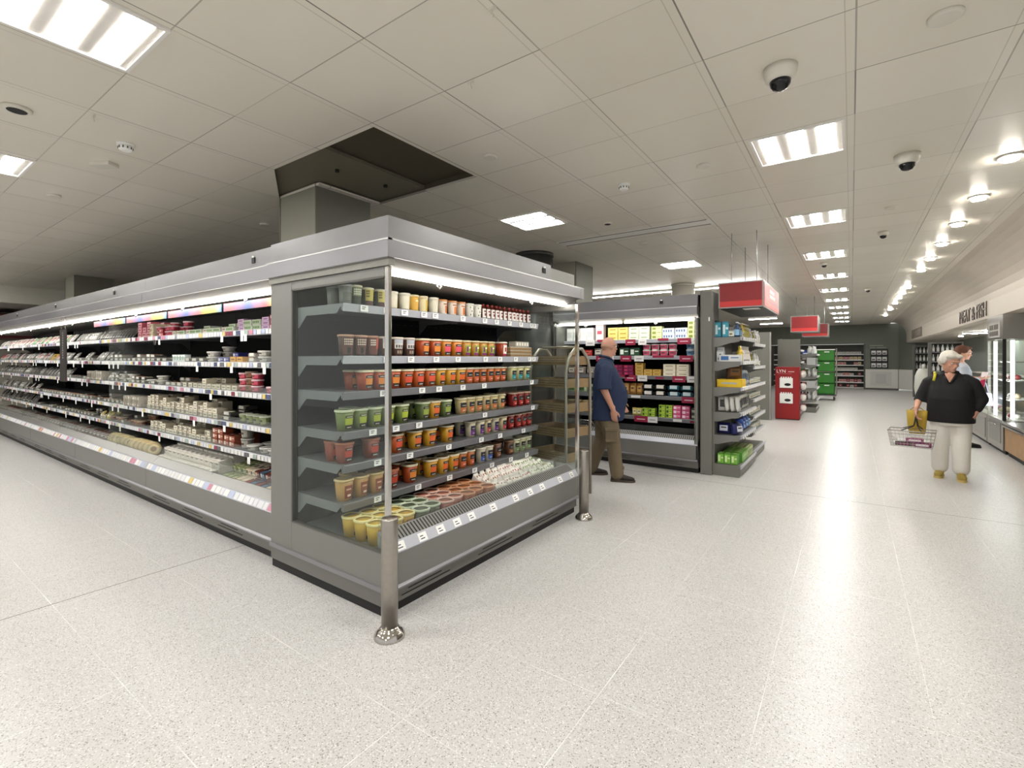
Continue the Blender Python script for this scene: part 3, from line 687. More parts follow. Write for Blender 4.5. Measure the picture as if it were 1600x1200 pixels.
K = {
 'clear': (tub_kind('plastic_tub', 'tub', '#8b8b88', '#9b9b98', [(.2, .6, '#777672')], .036, .042, .13), 'dull clear plastic tub'),
 'lat_green': (tub_kind('ready_meal_pot', 'pot', '#46503a', '#cfc9b0', [(.1, .45, '#3b4230'), (.45, .9, '#7d8a63')], .036, .043, .135, LATM('#efece0')), 'tall dark green pot with lattice print'),
 'lat_yel': (tub_kind('ready_meal_pot', 'pot', '#4b4f3a', '#d8cfb8', [(.05, .3, '#4e2b20'), (.3, .9, '#c3b35a')], .034, .041, .128, [(z, z+.08, a, a+8, '#1f2218') for z in (.5, .64, .76) for a in (-50, -38, -26)]), 'tall yellow and green pot with lattice print'),
 'cream': (tub_kind('yogurt_pot', 'pot', '#ece6d2', '#f4efe0', [(.1, .8, '#ece7d0')], .036, .042, .128, [(.2, .7, 30, 50, '#cdbf96')]), 'tall plain cream pot'),
 'yellow': (tub_kind('yogurt_pot', 'pot', '#e6ba5a', '#f0dfb4', [(.1, .8, '#e4b24a')], .034, .040, .124, [(.6, .68, -20, 20, '#fff3d0')]), 'tall warm yellow pot'),
 'yelcream': (tub_kind('yogurt_pot', 'pot', '#ebe0bc', '#efe2c0', [(.08, .8, '#ecdfae')], .036, .042, .126, [(.1, .75, 5, 55, '#e3b93e')]), 'tall cream pot with yellow side'),
 'orangew': (tub_kind('yogurt_pot', 'pot', '#eddccb', '#e9a06a', [(.08, .82, '#efe1d2')], .034, .040, .122, [(.12, .6, -10, 40, '#dd7b33'), (.66, .74, -30, 30, '#b56a3c')]), 'tall white pot with orange panel'),
 'dots': (tub_kind('yogurt_pot', 'pot', '#eceade', '#f0efe6', [(.08, .84, '#efede2')], .034, .040, .12, [(z, z+.1, a, a+12, c) for z, a, c in ((.15, -30, '#232c1c'), (.2, 12, '#5f8a3c'), (.4, -12, '#232c1c'), (.6, 20, '#232c1c'), (.66, -36, '#5f8a3c'), (.44, 34, '#232c1c'))]), 'tall white pot with dark spots'),
 'latbrown': (tub_kind('dessert_pot', 'pot', '#4d3229', '#b48a72', [(.08, .9, '#5d3b30')], .040, .050, .138, LATM('#d9c8b8')+[(.12, .4, -20, 10, '#1f1613')]), 'brown pot with pale lattice print'),
 'latred': (tub_kind('dessert_pot', 'pot', '#5a3128', '#b7866c', [(.08, .9, '#6a3a2e')], .040, .050, .138, [(.35, .88, 5, 55, '#c24a34')]+[(z, z+.07, a, a+8, '#e6dccf') for z in (.52, .63, .74) for a in (-44, -32, -20, -8)]), 'brown and red pot with pale lattice print'),
 'latwhite': (tub_kind('dessert_pot', 'pot', '#5b4034', '#dccfc0', [(.08, .4, '#4a2f25'), (.4, .66, '#d8d2cc'), (.66, .92, '#b9bbc2')], .038, .047, .136, [(.44, .6, a, a+12, '#2a2422') for a in (-44, -22, 0, 22)]+[(.14, .3, a, a+9, '#cbb9a4') for a in (-30, -8, 16)]), 'white topped brown pot with dark print'),
 'redor': (soup('#a8461f', '#e08a3c'), 'orange red soup tub with orange label'),
 'orred': (soup('#b4531f', '#d9533a', seed=2), 'orange soup tub with red label'),
 'orpink': (soup('#c4761f', '#e2566a', seed=3), 'amber soup tub with pink label'),
 'yelor': (soup('#c9952a', '#e0682e', seed=4), 'yellow soup tub with orange label'),
 'greenpurp': (tub_kind('soup_tub', 'soup tub', '#b07a24', '#d9cba4', [(.1, .24, '#7a2a6a'), (.24, .72, '#8fa03a')], .041, .051, .135, [(.3, .62, -28, -8, '#7a2a6a'), (.5, .6, -4, 24, '#f0ecd0')], sq=.8, span=R(40)), 'amber soup tub with green and purple label'),
 'brownwhite': (tub_kind('soup_tub', 'soup tub', '#963a1e', '#e8dccb', [(.08, .2, '#a52a5a'), (.2, .78, '#ece4da')], .043, .052, .138, [(.34, .62, -16, 12, '#b0452f')], sq=.8, span=R(34)), 'red brown soup tub with white label'),
 'ordark': (deli('#b5652a', '#c8603a'), 'orange soup tub with dark headed label'),
 'teal': (deli('#b9b37e', '#2f8f94', '#dcdcc0', r=(.042, .054)), 'pale green soup tub with teal label'),
 'green': (soup('#6f7d44', '#a9b83a', '#cdd3b4', '#4c5a24', 5), 'green soup tub with lime label'),
 'dkgreen': (soup('#5a6a3a', '#97a84a', '#c8cfae', '#28301c', 6), 'dark green soup tub with lime label'),
 'creamor': (deli('#b9a878', '#c0713c', '#d9cfa8', r=(.040, .051)), 'cream soup tub with brown and orange label'),
 'red': (deli('#7c1e18', '#b23028', '#c9a894'), 'dark red soup tub with red label'),
 'redbrown': (soup('#8a3a22', '#b8402c', '#a8684c', '#4a1d14', 7), 'red brown soup tub with red label'),
 'whpurp': (deli('#c4bda0', '#6a2f86', '#e3dcc4', '#2b2440'), 'pale soup tub with purple label'),
 'creamred': (deli('#c4b690', '#b0404a', '#e0d6b8'), 'pale soup tub with red label'),
 'tan': (tub_kind('soup_tub', 'soup tub', '#b98f52', '#d9bf8c', [(.12, .72, '#8a4a30')], .043, .055, .140, [(.5, .58, -20, 20, '#d9a98c'), (.2, .3, -10, 20, '#e8d8c0')], sq=.72, span=R(32)), 'tan soup tub with brown label'),
 'whblue': (deli('#b8b09a', '#3a5aa8', '#e6dfcc'), 'pale soup tub with blue label'),
 'brown': (deli('#5c3a26', '#8a5a3a', '#8c6c54'), 'dark brown soup tub with brown label'),
 'whgreen': (deli('#b2b08c', '#6f8a5a', '#dfdcc2'), 'pale soup tub with sage green label'),
}
def bottle_kind(body, label, cap):
    h = .125; r = .026
    b = MB(); b.lathe([(r, 0), (r, h*.72), (r*.95, h*.8), (r*.55, h*.9), (r*.5, h*.93)], cm(body, .25), 16, sq=.8)
    c = MB(); c.lathe([(r*.6, h*.92), (r*.6, h+.008), (r*.5, h+.01)], cm(cap), 14)
    p = MB(); patch(p, r, r, h*.1, h*.74, h, -R(60), R(60), cm(label, .5), sq=.8)
    for (z0, z1, a0, a1) in ((.5, .62, -30, 20), (.24, .42, -20, 25)): patch(p, r, r, z0*h, z1*h, h, R(a0), R(a1), cm('#8a3a30', .5), off=.002, sq=.8, n=3)
    return Kind('juice_bottle', 'bottle', [('juice_bottle', b.mesh('juice_bottle'), None), ('cap', c.mesh('cap'), None), ('label', p.mesh('label'), None)])
K['bot'] = (bottle_kind('#5a2a22', '#f2eeea', '#9a3a30'), 'small bottle with white label and red cap')

ROWS = {0: [(1.93,'clear'),(2.01,'lat_green'),(2.105,'lat_yel'),(2.21,'lat_yel'),(2.32,'cream'),(2.43,'cream'),(2.52,'yellow'),(2.62,'yelcream'),(2.74,'cream'),(2.84,'orangew'),(2.95,'orangew'),(3.06,'orangew'),(3.17,'dots'),(3.27,'dots')]+[(3.36+.0655*k,'bot') for k in range(12)],
 1: [(1.93,'latbrown'),(2.035,'latbrown'),(2.14,'latred'),(2.25,'latwhite'),(2.36,'latwhite'),(2.48,'latwhite'),(2.61,'redor'),(2.74,'redor'),(2.865,'orpink'),(2.99,'orpink'),(3.11,'greenpurp'),(3.225,'greenpurp'),(3.34,'greenpurp'),(3.455,'greenpurp'),(3.64,'brownwhite')],
 2: [(2.08,'redor'),(2.20,'redor'),(2.32,'redor'),(2.44,'orred'),(2.56,'orred'),(2.68,'orred'),(2.80,'yelor'),(2.92,'yelor'),(3.04,'yelor'),(3.145,'ordark'),(3.245,'ordark'),(3.345,'ordark'),(3.445,'ordark'),(3.545,'ordark'),(3.645,'ordark'),(3.80,'teal'),(3.92,'teal'),(4.04,'teal')],
 3: [(1.93,'green'),(2.045,'green'),(2.16,'green'),(2.275,'green'),(2.41,'green'),(2.63,'dkgreen'),(2.75,'yelor'),(2.87,'dkgreen'),(3.07,'creamor'),(3.18,'creamor'),(3.29,'creamor'),(3.40,'creamor'),(3.51,'creamor'),(3.62,'creamor'),(3.83,'red'),(3.95,'red'),(4.07,'red')],
 4: [(1.93,'redbrown'),(2.14,'redbrown'),(2.36,'orred'),(2.55,'yelor'),(2.70,'yelor'),(2.90,'yelor'),(3.20,'whpurp'),(3.32,'whpurp'),(3.43,'creamred'),(3.54,'whpurp'),(3.66,'creamred'),(3.79,'red'),(3.90,'red'),(4.0,'red'),(4.1,'red')],
 5: [(1.93,'tan'),(2.05,'tan'),(2.17,'tan'),(2.31,'redbrown'),(2.50,'redor'),(2.71,'yelor'),(2.84,'yelor'),(2.97,'yelor'),(3.08,'ordark'),(3.19,'ordark'),(3.33,'whblue'),(3.44,'whblue'),(3.57,'brown'),(3.77,'brown'),(3.88,'whgreen'),(3.99,'whgreen'),(4.09,'whgreen')]}
SH = ['top', 'second', 'third', 'fourth', 'fifth', 'lowest']
rn = random.Random(11)
for i, row in ROWS.items():
    z = CF_LV[i]+.001; kinds = {}
    for y, kd in row: kinds.setdefault(kd, []).append(y)
    for j, (y, kd) in enumerate(row):
        kind, look = K[kd]
        kind.put((-2.69-rn.uniform(0, .012)-(.01 if i > 2 else 0), y, z), R(90)+rn.uniform(-.12, .12), '%s, %s from left on %s soup shelf' % (look, nth(j+1), SH[i]), 'tubs on the %s shelf of the corner fridge' % SH[i])
    # second rank behind the front ones
    for j, (y, kd) in enumerate(row):
        if kd in ('bot',) or rn.random() < .45: continue
        kind, look = K[kd]
        kind.put((-2.825-rn.uniform(0, .01), y+rn.uniform(-.003, .003), z), R(90), '%s behind the %s from left on %s soup shelf' % (look.split(' with ')[0], nth(j+1), SH[i]), 'tubs on the %s shelf of the corner fridge' % SH[i])
# well: tubs seen from above, then little cartons
WT = {'w_yellow': (soup('#cfa83c', '#d9a02c', '#ecdc9a', '#b07a1c', 8), 'pale yellow tub'), 'w_green': (soup('#4f5a3c', '#8c9a6a', '#c2cdb4', '#47523a', 9), 'grey green tub'),
      'w_pink': (soup('#a85a44', '#b8705c', '#dcb4a4', '#6a3024', 10), 'pink topped tub'), 'w_brown': (soup('#a0562c', '#b86a3c', '#c98f66', '#5a2c18', 11), 'orange brown tub')}
wcount = 0
for j in range(10):
    y = 1.955+.121*j
    kd = ['w_yellow', 'w_yellow', 'w_yellow', 'w_green', 'w_green', 'w_pink', 'w_pink', 'w_brown', 'w_brown', 'w_brown'][j]
    for q in range(3):
        x = -2.40-.122*q + (.0 if j % 2 else -.02)
        wcount += 1; kind, look = WT[kd]
        kind.put((x, y, .346), R(90)+rn.uniform(-.3, .3), '%s in soup well, %s row from glass end, %s from front' % (look, nth(j+1), nth(q+1)), 'soup tubs in the well')
def gable_kind(face, mark, name='carton', cat='carton', w=.07, h=.11):
    b = MB(); m = cm(face, .5); b.box(-w/2, w/2, -w/2, w/2, 0, h*.72, m)
    b.prism([(-w/2, h*.72), (w/2, h*.72), (.004, h), (.004, h*1.08), (-.004, h*1.08), (-.004, h)], -w/2, w/2, 'x', m)
    p = MB(); k = cm(mark, .6); e = -w/2-.001
    p.poly([(-w*.3, e, h*.12), (w*.3, e, h*.12), (w*.3, e, h*.3), (-w*.3, e, h*.3)], k); p.poly([(-w*.2, e, h*.4), (w*.25, e, h*.4), (w*.1, e, h*.58), (-w*.1, e, h*.58)], cm('#5a3a2c'))
    for sgn in (-1, 1): p.poly([(sgn*w*.40, -w*.4, h*.79), (sgn*w*.40, w*.4, h*.79), (sgn*w*.2, w*.4, h*.92), (sgn*w*.2, -w*.4, h*.92)][::sgn], k)
    p.poly([(w/2+.001, -w*.3, h*.15), (w/2+.001, w*.3, h*.15), (w/2+.001, w*.1, h*.5), (w/2+.001, -w*.1, h*.5)], k)
    return Kind(name, cat, [(name, b.mesh(name), None), ('label', p.mesh('label'), None)])
GA = [(gable_kind('#f1ece4', '#b06a3c'), 'small white carton with orange print'), (gable_kind('#f1ece4', '#b0303c'), 'small white carton with red print'), (gable_kind('#efeee2', '#6f9a3c'), 'small white carton with green print')]
c = 0
for j in range(12):
    y = 3.17+.079*j; g = GA[0] if j < 5 else GA[1] if j == 5 or j == 6 else GA[2]
    for q in range(3):
        c += 1; zt = .346+.045*q
        g[0].put((-2.385-.1*q, y+.006*q, .356), R(90)+rn.uniform(-.35, .35), '%s in soup well, %s from left, %s from front' % (g[1], nth(j+1), nth(q+1)), 'small cartons in the well', tilt=(-.25+rn.uniform(-.1, .1), 0), scale=(1, 1, 1+.2*q+rn.uniform(0, .12)))
for j, q in enumerate([(-2.62, 4.08), (-2.5, 4.1)]):
    b = MB(); b.box(-.06, .06, -.05, .05, 0, .12, cm('#cfc8a8')); b.box(-.05, .05, -.052, -.05, .03, .09, cm('#8c8c86'))
    tag(b.build('salad_box', loc=(q[0], q[1]-.03, .346)), ['cream box at the far end of the fridge well, rear one', 'cream box at the far end of the fridge well, front one'][j], 'box')
# brown wooden trays and sleeves at the right of the second shelf
WOOD = mat('#8a6f4a', .6, 0, .25, 14)
for j in range(3):
    b = MB(); b.box(-.19, .19, -.06, .06, 0, .025, WOOD); b.box(-.185, .185, -.055, .055, .025, .03, cm('#d8d2c6')); o = b.build('tray', loc=(-2.72-.002*j, 3.93, 1.517+.032*j)); o.rotation_euler[2] = R(90)
    tag(o, 'long wooden look tray, %s from the bottom, right end of the second soup shelf' % nth(j+1), 'tray', 'stacked wooden trays')
b = MB(); b.box(-.12, .12, -.04, .04, 0, .05, cm('#a9a294'));
for k in range(5): b.box(-.1+.045*k, -.075+.045*k, -.042, -.04, .01, .04, cm('#e6e2da'))
o = b.build('carton', loc=(-2.74, 4.0, 1.617)); o.rotation_euler[2] = R(90); tag(o, 'greyish printed box lying on the stacked wooden trays', 'box')

# ---------------------------------------------------------------- generic packs (front is -y)
def box_kind(name, cat, w, d, h, c, fc, tc='#4a443e', style=0):
    b = MB().box(-w/2, w/2, -d/2, d/2, 0, h, cm(c))
    p = MB(); e = -d/2-.0012; f = cm(fc); k = cm(tc)
    p.poly([(-w*.46, e, h*.08), (w*.46, e, h*.08), (w*.46, e, h*.92), (-w*.46, e, h*.92)], f)
    if style == 0: p.poly([(-w*.3, e-.001, h*.4), (w*.3, e-.001, h*.4), (w*.3, e-.001, h*.62), (-w*.3, e-.001, h*.62)], k)
    elif style == 1: p.poly([(-w*.4, e-.001, h*.2), (-w*.05, e-.001, h*.2), (-w*.05, e-.001, h*.8), (-w*.4, e-.001, h*.8)], k); p.poly([(w*.05, e-.001, h*.5), (w*.4, e-.001, h*.5), (w*.4, e-.001, h*.64), (w*.05, e-.001, h*.64)], k)
    else:
        for q in range(4): p.poly([(-w*.4+w*.2*q, e-.001, h*.25), (-w*.3+w*.2*q, e-.001, h*.25), (-w*.28+w*.2*q, e-.001, h*.7), (-w*.42+w*.2*q, e-.001, h*.7)], k)
    p.poly([(-w*.42, -d*.4, h+.001), (w*.42, -d*.4, h+.001), (w*.42, d*.3, h+.001), (-w*.42, d*.3, h+.001)], f)
    p.poly([(-w*.25, -d*.2, h+.002), (w*.25, -d*.2, h+.002), (w*.25, d*.05, h+.002), (-w*.25, d*.05, h+.002)], k)
    return Kind(name, cat, [(name, b.mesh(name), None), ('label', p.mesh('label'), None)])
def tray_kind(w, d, h, tr, food, lab, name='food_tray', seed=0):
    b = MB(); m = cm(tr, .25)
    b.prism([(-w*.44, 0), (w*.44, 0), (w/2, h), (-w/2, h)], -d/2, d/2, 'y', m); me = b.mesh(name)
    r = random.Random(seed); f = MB(); fm = cm(food, .5)
    for q in range(5): f.ell((r.uniform(-w*.3, w*.3), r.uniform(-d*.3, d*.3), h*.95), (w*.16, d*.18, h*.35), fm, n=7, h=4)
    p = MB(); p.box(-w*.3, w*.3, -d*.52, -d*.1, h*1.22, h*1.26, cm(lab)); p.box(-w*.3, w*.3, -d*.525, -d*.515, h*.3, h*1.26, cm(lab)); p.box(-w*.2, w*.1, -d*.4, -d*.3, h*1.26, h*1.27, cm('#5a4a40'))
    return Kind(name, 'food tray', [(name, me, None), ('food', f.mesh('food'), None), ('label', p.mesh('label'), None)])
def pouch_kind(w, h, c, lab, name='snack_pack', d=.035):
    b = MB(); m = cm(c, .3); rs = []
    for k in range(7):
        t = k/6; th = d*(math.sin(math.pi*min(1, max(0, t*.9+.05)))**.5)*.5+.001
        rs.append([(w/2*math.cos(a)*(1 if k not in (0, 6) else 1.02), th*math.sin(a), h*t) for a in [2*math.pi*j/12 for j in range(12)]])
    b.rings(rs, m); p = MB(); e = -d/2-.0015
    p.poly([(-w*.3, e, h*.25), (w*.3, e, h*.25), (w*.3, e, h*.75), (-w*.3, e, h*.75)], cm(lab)); p.poly([(-w*.2, e-.001, h*.5), (w*.2, e-.001, h*.5), (w*.2, e-.001, h*.62), (-w*.2, e-.001, h*.62)], cm('#3c3834'))
    return Kind(name, 'pack', [(name, b.mesh(name), None), ('label', p.mesh('label'), None)])
def pot_kind(r0, r1, h, c, lid, lab, name='dip_pot', cat='pot'):
    return tub_kind(name, cat, c, lid, [(.15, .8, lab)], r0, r1, h, [(.4, .6, -25, 25, '#4a4038')], n=14, span=R(60))
G = {
 'pinkbox': (box_kind('treat_box', 'box', .13, .09, .06, '#c45a6c', '#e8a8b0', '#a02038'), 'pink treat box', .135, .061),
 'redpot': (pot_kind(.045, .052, .055, '#a02c3c', '#e2c4c8', '#d8566a'), 'red dip pot', .112, .058),
 'greenpk': (box_kind('pastry_pack', 'box', .14, .12, .045, '#dfe3d4', '#c2d2ae', '#4c7a3c', 2), 'pale green and white pack', .145, .046),
 'purplebox': (box_kind('treat_box', 'box', .12, .10, .035, '#c9a3c8', '#e6c6e2', '#7a3a86'), 'lilac and white box', .125, .036),
 'redbox': (box_kind('treat_box', 'box', .11, .10, .04, '#b8303c', '#d85a5c', '#f2dcd8', 1), 'red and white box', .115, .041),
 'creampk': (box_kind('pastry_pack', 'box', .11, .12, .05, '#e6d9b8', '#efe6cc', '#b09a5a', 1), 'cream and yellow pack', .115, .051),
 'darkpack': (pouch_kind(.12, .18, '#4e4b48', '#8c8a86'), 'dark upright snack pack', .10, .16),
 'whitepack': (pouch_kind(.12, .16, '#d8d4ce', '#c8323c'), 'white upright snack pack with red label', .10, .16),
 'greypack': (pouch_kind(.12, .15, '#9c9a95', '#e6e4df'), 'grey film snack pack', .10, .15),
 'yellowpack': (pouch_kind(.14, .13, '#c8a12c', '#8a6a1c'), 'yellow snack pack', .15, .13),
 'greenpack': (pouch_kind(.11, .15, '#5a9a4c', '#e6eee0'), 'green snack pack', .1, .15),
 'tray1': (tray_kind(.15, .12, .028, '#4a4844', '#b09a7c', '#d8d2c8', seed=1), 'dark tray of pastries', .158, .042),
 'tray2': (tray_kind(.14, .11, .03, '#9a958c', '#a0603c', '#e4ded4', seed=2), 'clear tray of brown food', .148, .045),
 'tray3': (tray_kind(.16, .12, .03, '#3a3836', '#6f7a4a', '#c8c4ba', seed=3), 'dark tray of green salad', .168, .045),
 'tray4': (tray_kind(.15, .12, .03, '#a8a49c', '#c8867c', '#f0ece6', seed=4), 'clear tray of pink meat', .158, .045),
 'bluebox': (box_kind('treat_box', 'box', .11, .10, .045, '#3c3f8c', '#5a5ca8', '#e6e2ee', 1), 'dark blue box', .115, .046),
 'orangebox': (box_kind('treat_box', 'box', .11, .10, .05, '#d89a2c', '#e8b04a', '#7a3a1c'), 'bright orange box', .115, .051),
 'clearbowl': (pot_kind(.05, .065, .05, '#b4b0a6', '#d0cdc6', '#cfcac0', 'salad_bowl', 'bowl'), 'clear salad bowl', .138, .052),
 'mintpk': (box_kind('carton', 'carton', .06, .06, .075, '#dfe6e2', '#e9efec', '#8cb0a4', 1), 'small white carton', .064, .076),
 'creambox': (box_kind('sandwich_box', 'box', .095, .10, .048, '#b8ae98', '#e6dfcc', '#8c8474'), 'cream fronted box', .10, .049),
 'creambox2': (box_kind('sandwich_box', 'box', .11, .10, .055, '#a89e88', '#e2dac6', '#7a7264', 1), 'cream fronted box', .115, .056),
 'redbrownbox': (box_kind('sandwich_box', 'box', .10, .10, .05, '#7a3c28', '#a8543a', '#e6d8c8', 1), 'red brown box', .105, .051),
 'oliveppot': (pot_kind(.045, .055, .08, '#5f6a3c', '#a8ac96', '#8c9668', 'salad_pot'), 'green salad pot', .118, .082),
 'clearpot': (pot_kind(.045, .055, .095, '#77746c', '#b4b2ac', '#a8a298', 'salad_pot'), 'clear grey salad pot', .118, .097),
 'wedge': (box_kind('sandwich_box', 'box', .07, .14, .12, '#a39c90', '#cfc9bc', '#857e70', 2), 'tall grey sandwich box', .075, .12),
 'brownpot': (pot_kind(.045, .052, .06, '#5c3a28', '#a08c78', '#8a5a3c'), 'brown dip pot', .112, .062),
 'yellowpk': (pouch_kind(.08, .11, '#c2b25a', '#efe8c0'), 'yellow green pack', .07, .11),
 'goldbox': (box_kind('carton', 'box', .12, .10, .045, '#b08a3c', '#d2ac5a', '#7a5a1c'), 'gold box', .125, .046),
 'yelbox': (box_kind('butter_box', 'box', .155, .10, .062, '#e2d08a', '#e8d678', '#a8842c'), 'yellow butter box', .16, .063),
 'whgrbox': (box_kind('butter_box', 'box', .15, .10, .062, '#e6ead2', '#eef0da', '#8caa7c'), 'white and green butter box', .155, .063),
 'blwhbox': (box_kind('butter_box', 'box', .17, .10, .075, '#c8d2e2', '#e2e8f0', '#5a78a8', 2), 'blue and white box', .175, .076),
 'limebox': (box_kind('butter_box', 'box', .15, .10, .06, '#dde29a', '#e9ecb8', '#8a9a3c', 1), 'lime and cream box', .155, .061),
 'dkgreenbox': (box_kind('dessert_box', 'box', .15, .10, .12, '#1f3a2a', '#284a34', '#dfe6dc', 1), 'dark green box with white print', .16, .121),
 'pinkpot': (pot_kind(.05, .058, .085, '#e6d4d0', '#f0e6e2', '#c24a6c', 'yogurt_pot'), 'white and pink yogurt pot', .122, .087),
 'bluepot': (pot_kind(.05, .058, .085, '#d8e2ea', '#f0f2f4', '#5a8ab0', 'yogurt_pot'), 'white and blue yogurt pot', .122, .087),
 'redpurp': (box_kind('dessert_box', 'box', .15, .10, .05, '#8a1c3a', '#6a1c4a', '#c8406a', 1), 'deep red and purple box', .16, .051),
 'creampack': (box_kind('dessert_box', 'box', .17, .10, .055, '#ded4bc', '#eae2cc', '#a89a7a'), 'cream cheese box', .18, .056),
 'brownbag': (pouch_kind(.1, .17, '#a87a3c', '#c89a5a', d=.06), 'gold brown bag', .1, .17),
 'blacktray': (tray_kind(.17, .14, .05, '#1c1e1e', '#a8a49a', '#e0dcd4', seed=7), 'black tray with pale contents', .175, .09),
 'tealtray': (tray_kind(.17, .14, .05, '#1c4a58', '#3a6a78', '#c8d8dc', seed=8), 'dark teal tray', .175, .09),
 'limetin': (box_kind('dessert_box', 'box', .09, .10, .058, '#8cb03c', '#b8d24a', '#2c5a24', 1), 'lime green box', .095, .059),
 'pinkbx': (box_kind('dessert_box', 'box', .11, .10, .058, '#c23a6a', '#e06a94', '#f2dce4', 1), 'pink box', .115, .059),
 'blkgreen': (box_kind('dessert_box', 'box', .11, .10, .075, '#242c22', '#2e3a2a', '#b8c8a8', 2), 'black and green box', .115, .076),
 'whiteblock': (box_kind('milk_carton', 'carton', .11, .10, .2, '#e2e2e2', '#eeeeee', '#c4c6c8', 2), 'white milk carton', .115, .2),
 'pinkcard': (box_kind('milk_carton', 'carton', .13, .09, .24, '#e8d4d4', '#f2e8e6', '#c85a6a'), 'white carton with pink print', .135, .24),
 'bread': (pouch_kind(.16, .06, '#a8785c', '#c89a80', d=.08), 'brown flat pack', .17, .06),
 'redpk': (pouch_kind(.14, .1, '#b82c24', '#e05a4a', d=.08), 'bright red pack', .15, .1),
 'clearpk': (pouch_kind(.15, .12, '#8a8278', '#cfc8bc', d=.08), 'clear grey pack', .16, .12),
 'whgreenpk': (pouch_kind(.17, .13, '#b8c0a0', '#2c5a2c', d=.1), 'white and green salad bag', .17, .13),
 'tanpot': (pot_kind(.055, .06, .06, '#8a7448', '#b8a478', '#a08a5c'), 'tan pot', .13, .061),
}
def lay(x0, x1, specs, place, rnd, gap=.006, fill=1.0):
    # specs: list of (from x, to x, kind names, stack heights)
    out = []
    for a, b_, names, st, *miss in specs:
        x = a
        while x > b_:
            nm = rnd.choice(names); k, look, w, h = G[nm]
            if x-w < b_: break
            if not (miss and rnd.random() < miss[0]): place(x-w/2, nm, rnd.choice(st))
            x -= w+gap
    return out
RW = random.Random(21)
SHN = ['top', 'second', 'third', 'fourth', 'fifth']
def run_shelf(i, z, ysurf, specs):
    cnt = [0]
    def place(x, nm, n):
        k, look, w, h = G[nm]; cnt[0] += 1
        lean = nm in ('darkpack', 'whitepack', 'greypack', 'yellowpack', 'greenpack', 'yellowpk', 'wedge')
        far = x < -9
        if lean:
            for q in range(2 if not far else 1):
                k.put((x, ysurf+.03+q*.06, z+.004), RW.uniform(-.3, .1), '%s%s, %s pile from right on %s wall shelf' % (look, '' if q == 0 else ' behind', nth(cnt[0]), SHN[i]), 'packs on the %s shelf of the wall fridges' % SHN[i], tilt=(-.62 if nm != 'wedge' else -.05, 0))
            return
        for q in range(n):
            if q == 0 and RW.random() < .55 and x > -10:
                for qq in range(min(3, n+RW.choice([0, 1]))): k.put((x+RW.uniform(-.004, .004), ysurf+.065+.145, z+.001+qq*h), RW.uniform(-.04, .04), '%s, layer %s behind %s pile from right, %s wall shelf' % (look, 'one two three four'.split()[qq], nth(cnt[0]), SHN[i]), 'packs on the %s shelf of the wall fridges' % SHN[i])
            k.put((x+RW.uniform(-.003, .003), ysurf+.065+RW.uniform(0, .008), z+.001+q*h), RW.uniform(-.04, .04), '%s, layer %s of %s pile from right, %s wall shelf' % (look, 'one two three four'.split()[q], nth(cnt[0]), SHN[i]), 'packs on the %s shelf of the wall fridges' % SHN[i])
    lay(0, 0, specs, place, RW)
YS = 2.165
run_shelf(0, LV[0], YS, [(-3.62, -4.12, ['redpot', 'pinkbox', 'redbox'], [2, 3]), (-4.12, -4.75, ['pinkbox', 'greenpk', 'purplebox', 'redbox'], [2, 2, 3]), (-4.75, -6.2, ['greenpk', 'creambox'], [1]), (-6.2, -6.7, ['redpot', 'redbox'], [2]), (-6.7, -7.35, ['creampk', 'pinkbox'], [2, 3]),
  (-7.4, -8.95, ['darkpack'], [1]), (-8.95, -10.0, ['greypack'], [1]), (-10.1, -13.0, ['whitepack', 'whitepack', 'greenpack', 'greypack'], [1]), (-13.0, -15.8, ['whitepack', 'greypack'], [1])])
run_shelf(1, LV[1], YS, [(-3.62, -4.2, ['tray2', 'clearbowl', 'tray1'], [1, 2, 3]), (-4.2, -4.6, ['clearbowl', 'tray2'], [1, 2]), (-4.6, -4.85, ['orangebox'], [1, 2]), (-4.85, -5.15, ['bluebox'], [1, 2]), (-5.2, -5.9, ['tray1', 'clearbowl'], [1, 2]), (-5.9, -6.3, ['mintpk'], [1]), (-6.3, -8.3, ['tray2', 'tray1', 'tray4'], [1, 2]),
  (-8.4, -10.2, ['greypack', 'tray4'], [1], .1), (-10.3, -11.2, ['whitepack', 'greypack'], [1]), (-11.2, -11.6, ['yellowpack'], [1]), (-11.6, -15.8, ['greypack', 'whitepack', 'darkpack'], [1])])
run_shelf(2, LV[2], YS, [(-3.62, -4.1, ['tray2', 'tray4'], [1]), (-4.1, -4.35, ['redpot', 'tray2'], [1, 2]), (-4.35, -4.7, ['redpot', 'brownpot'], [2, 3]), (-4.7, -5.8, ['creambox'], [1, 2]), (-5.8, -6.5, ['creambox', 'tray2'], [1]), (-6.5, -7.3, ['tray1', 'clearbowl'], [1, 2]), (-7.3, -8.2, ['clearbowl', 'tray2'], [1, 2]),
  (-8.2, -9.3, ['wedge', 'greypack'], [1]), (-9.3, -10.3, ['tray2'], [1], .6), (-10.3, -15.8, ['greypack', 'darkpack', 'greypack'], [1])])
run_shelf(3, LV[3], YS, [(-3.62, -4.2, ['clearpot', 'oliveppot'], [1, 2]), (-4.2, -4.75, ['oliveppot'], [1]), (-4.8, -5.1, ['tray3'], [1, 2]), (-5.1, -7.0, ['creambox2', 'creambox'], [2, 3]), (-7.0, -7.6, ['wedge'], [1]), (-7.7, -9.0, ['tray1', 'tray2'], [1], .3), (-9.0, -12.0, ['tray2', 'tray4', 'tray1'], [1]), (-12, -15.8, ['greypack', 'tray1'], [1])])
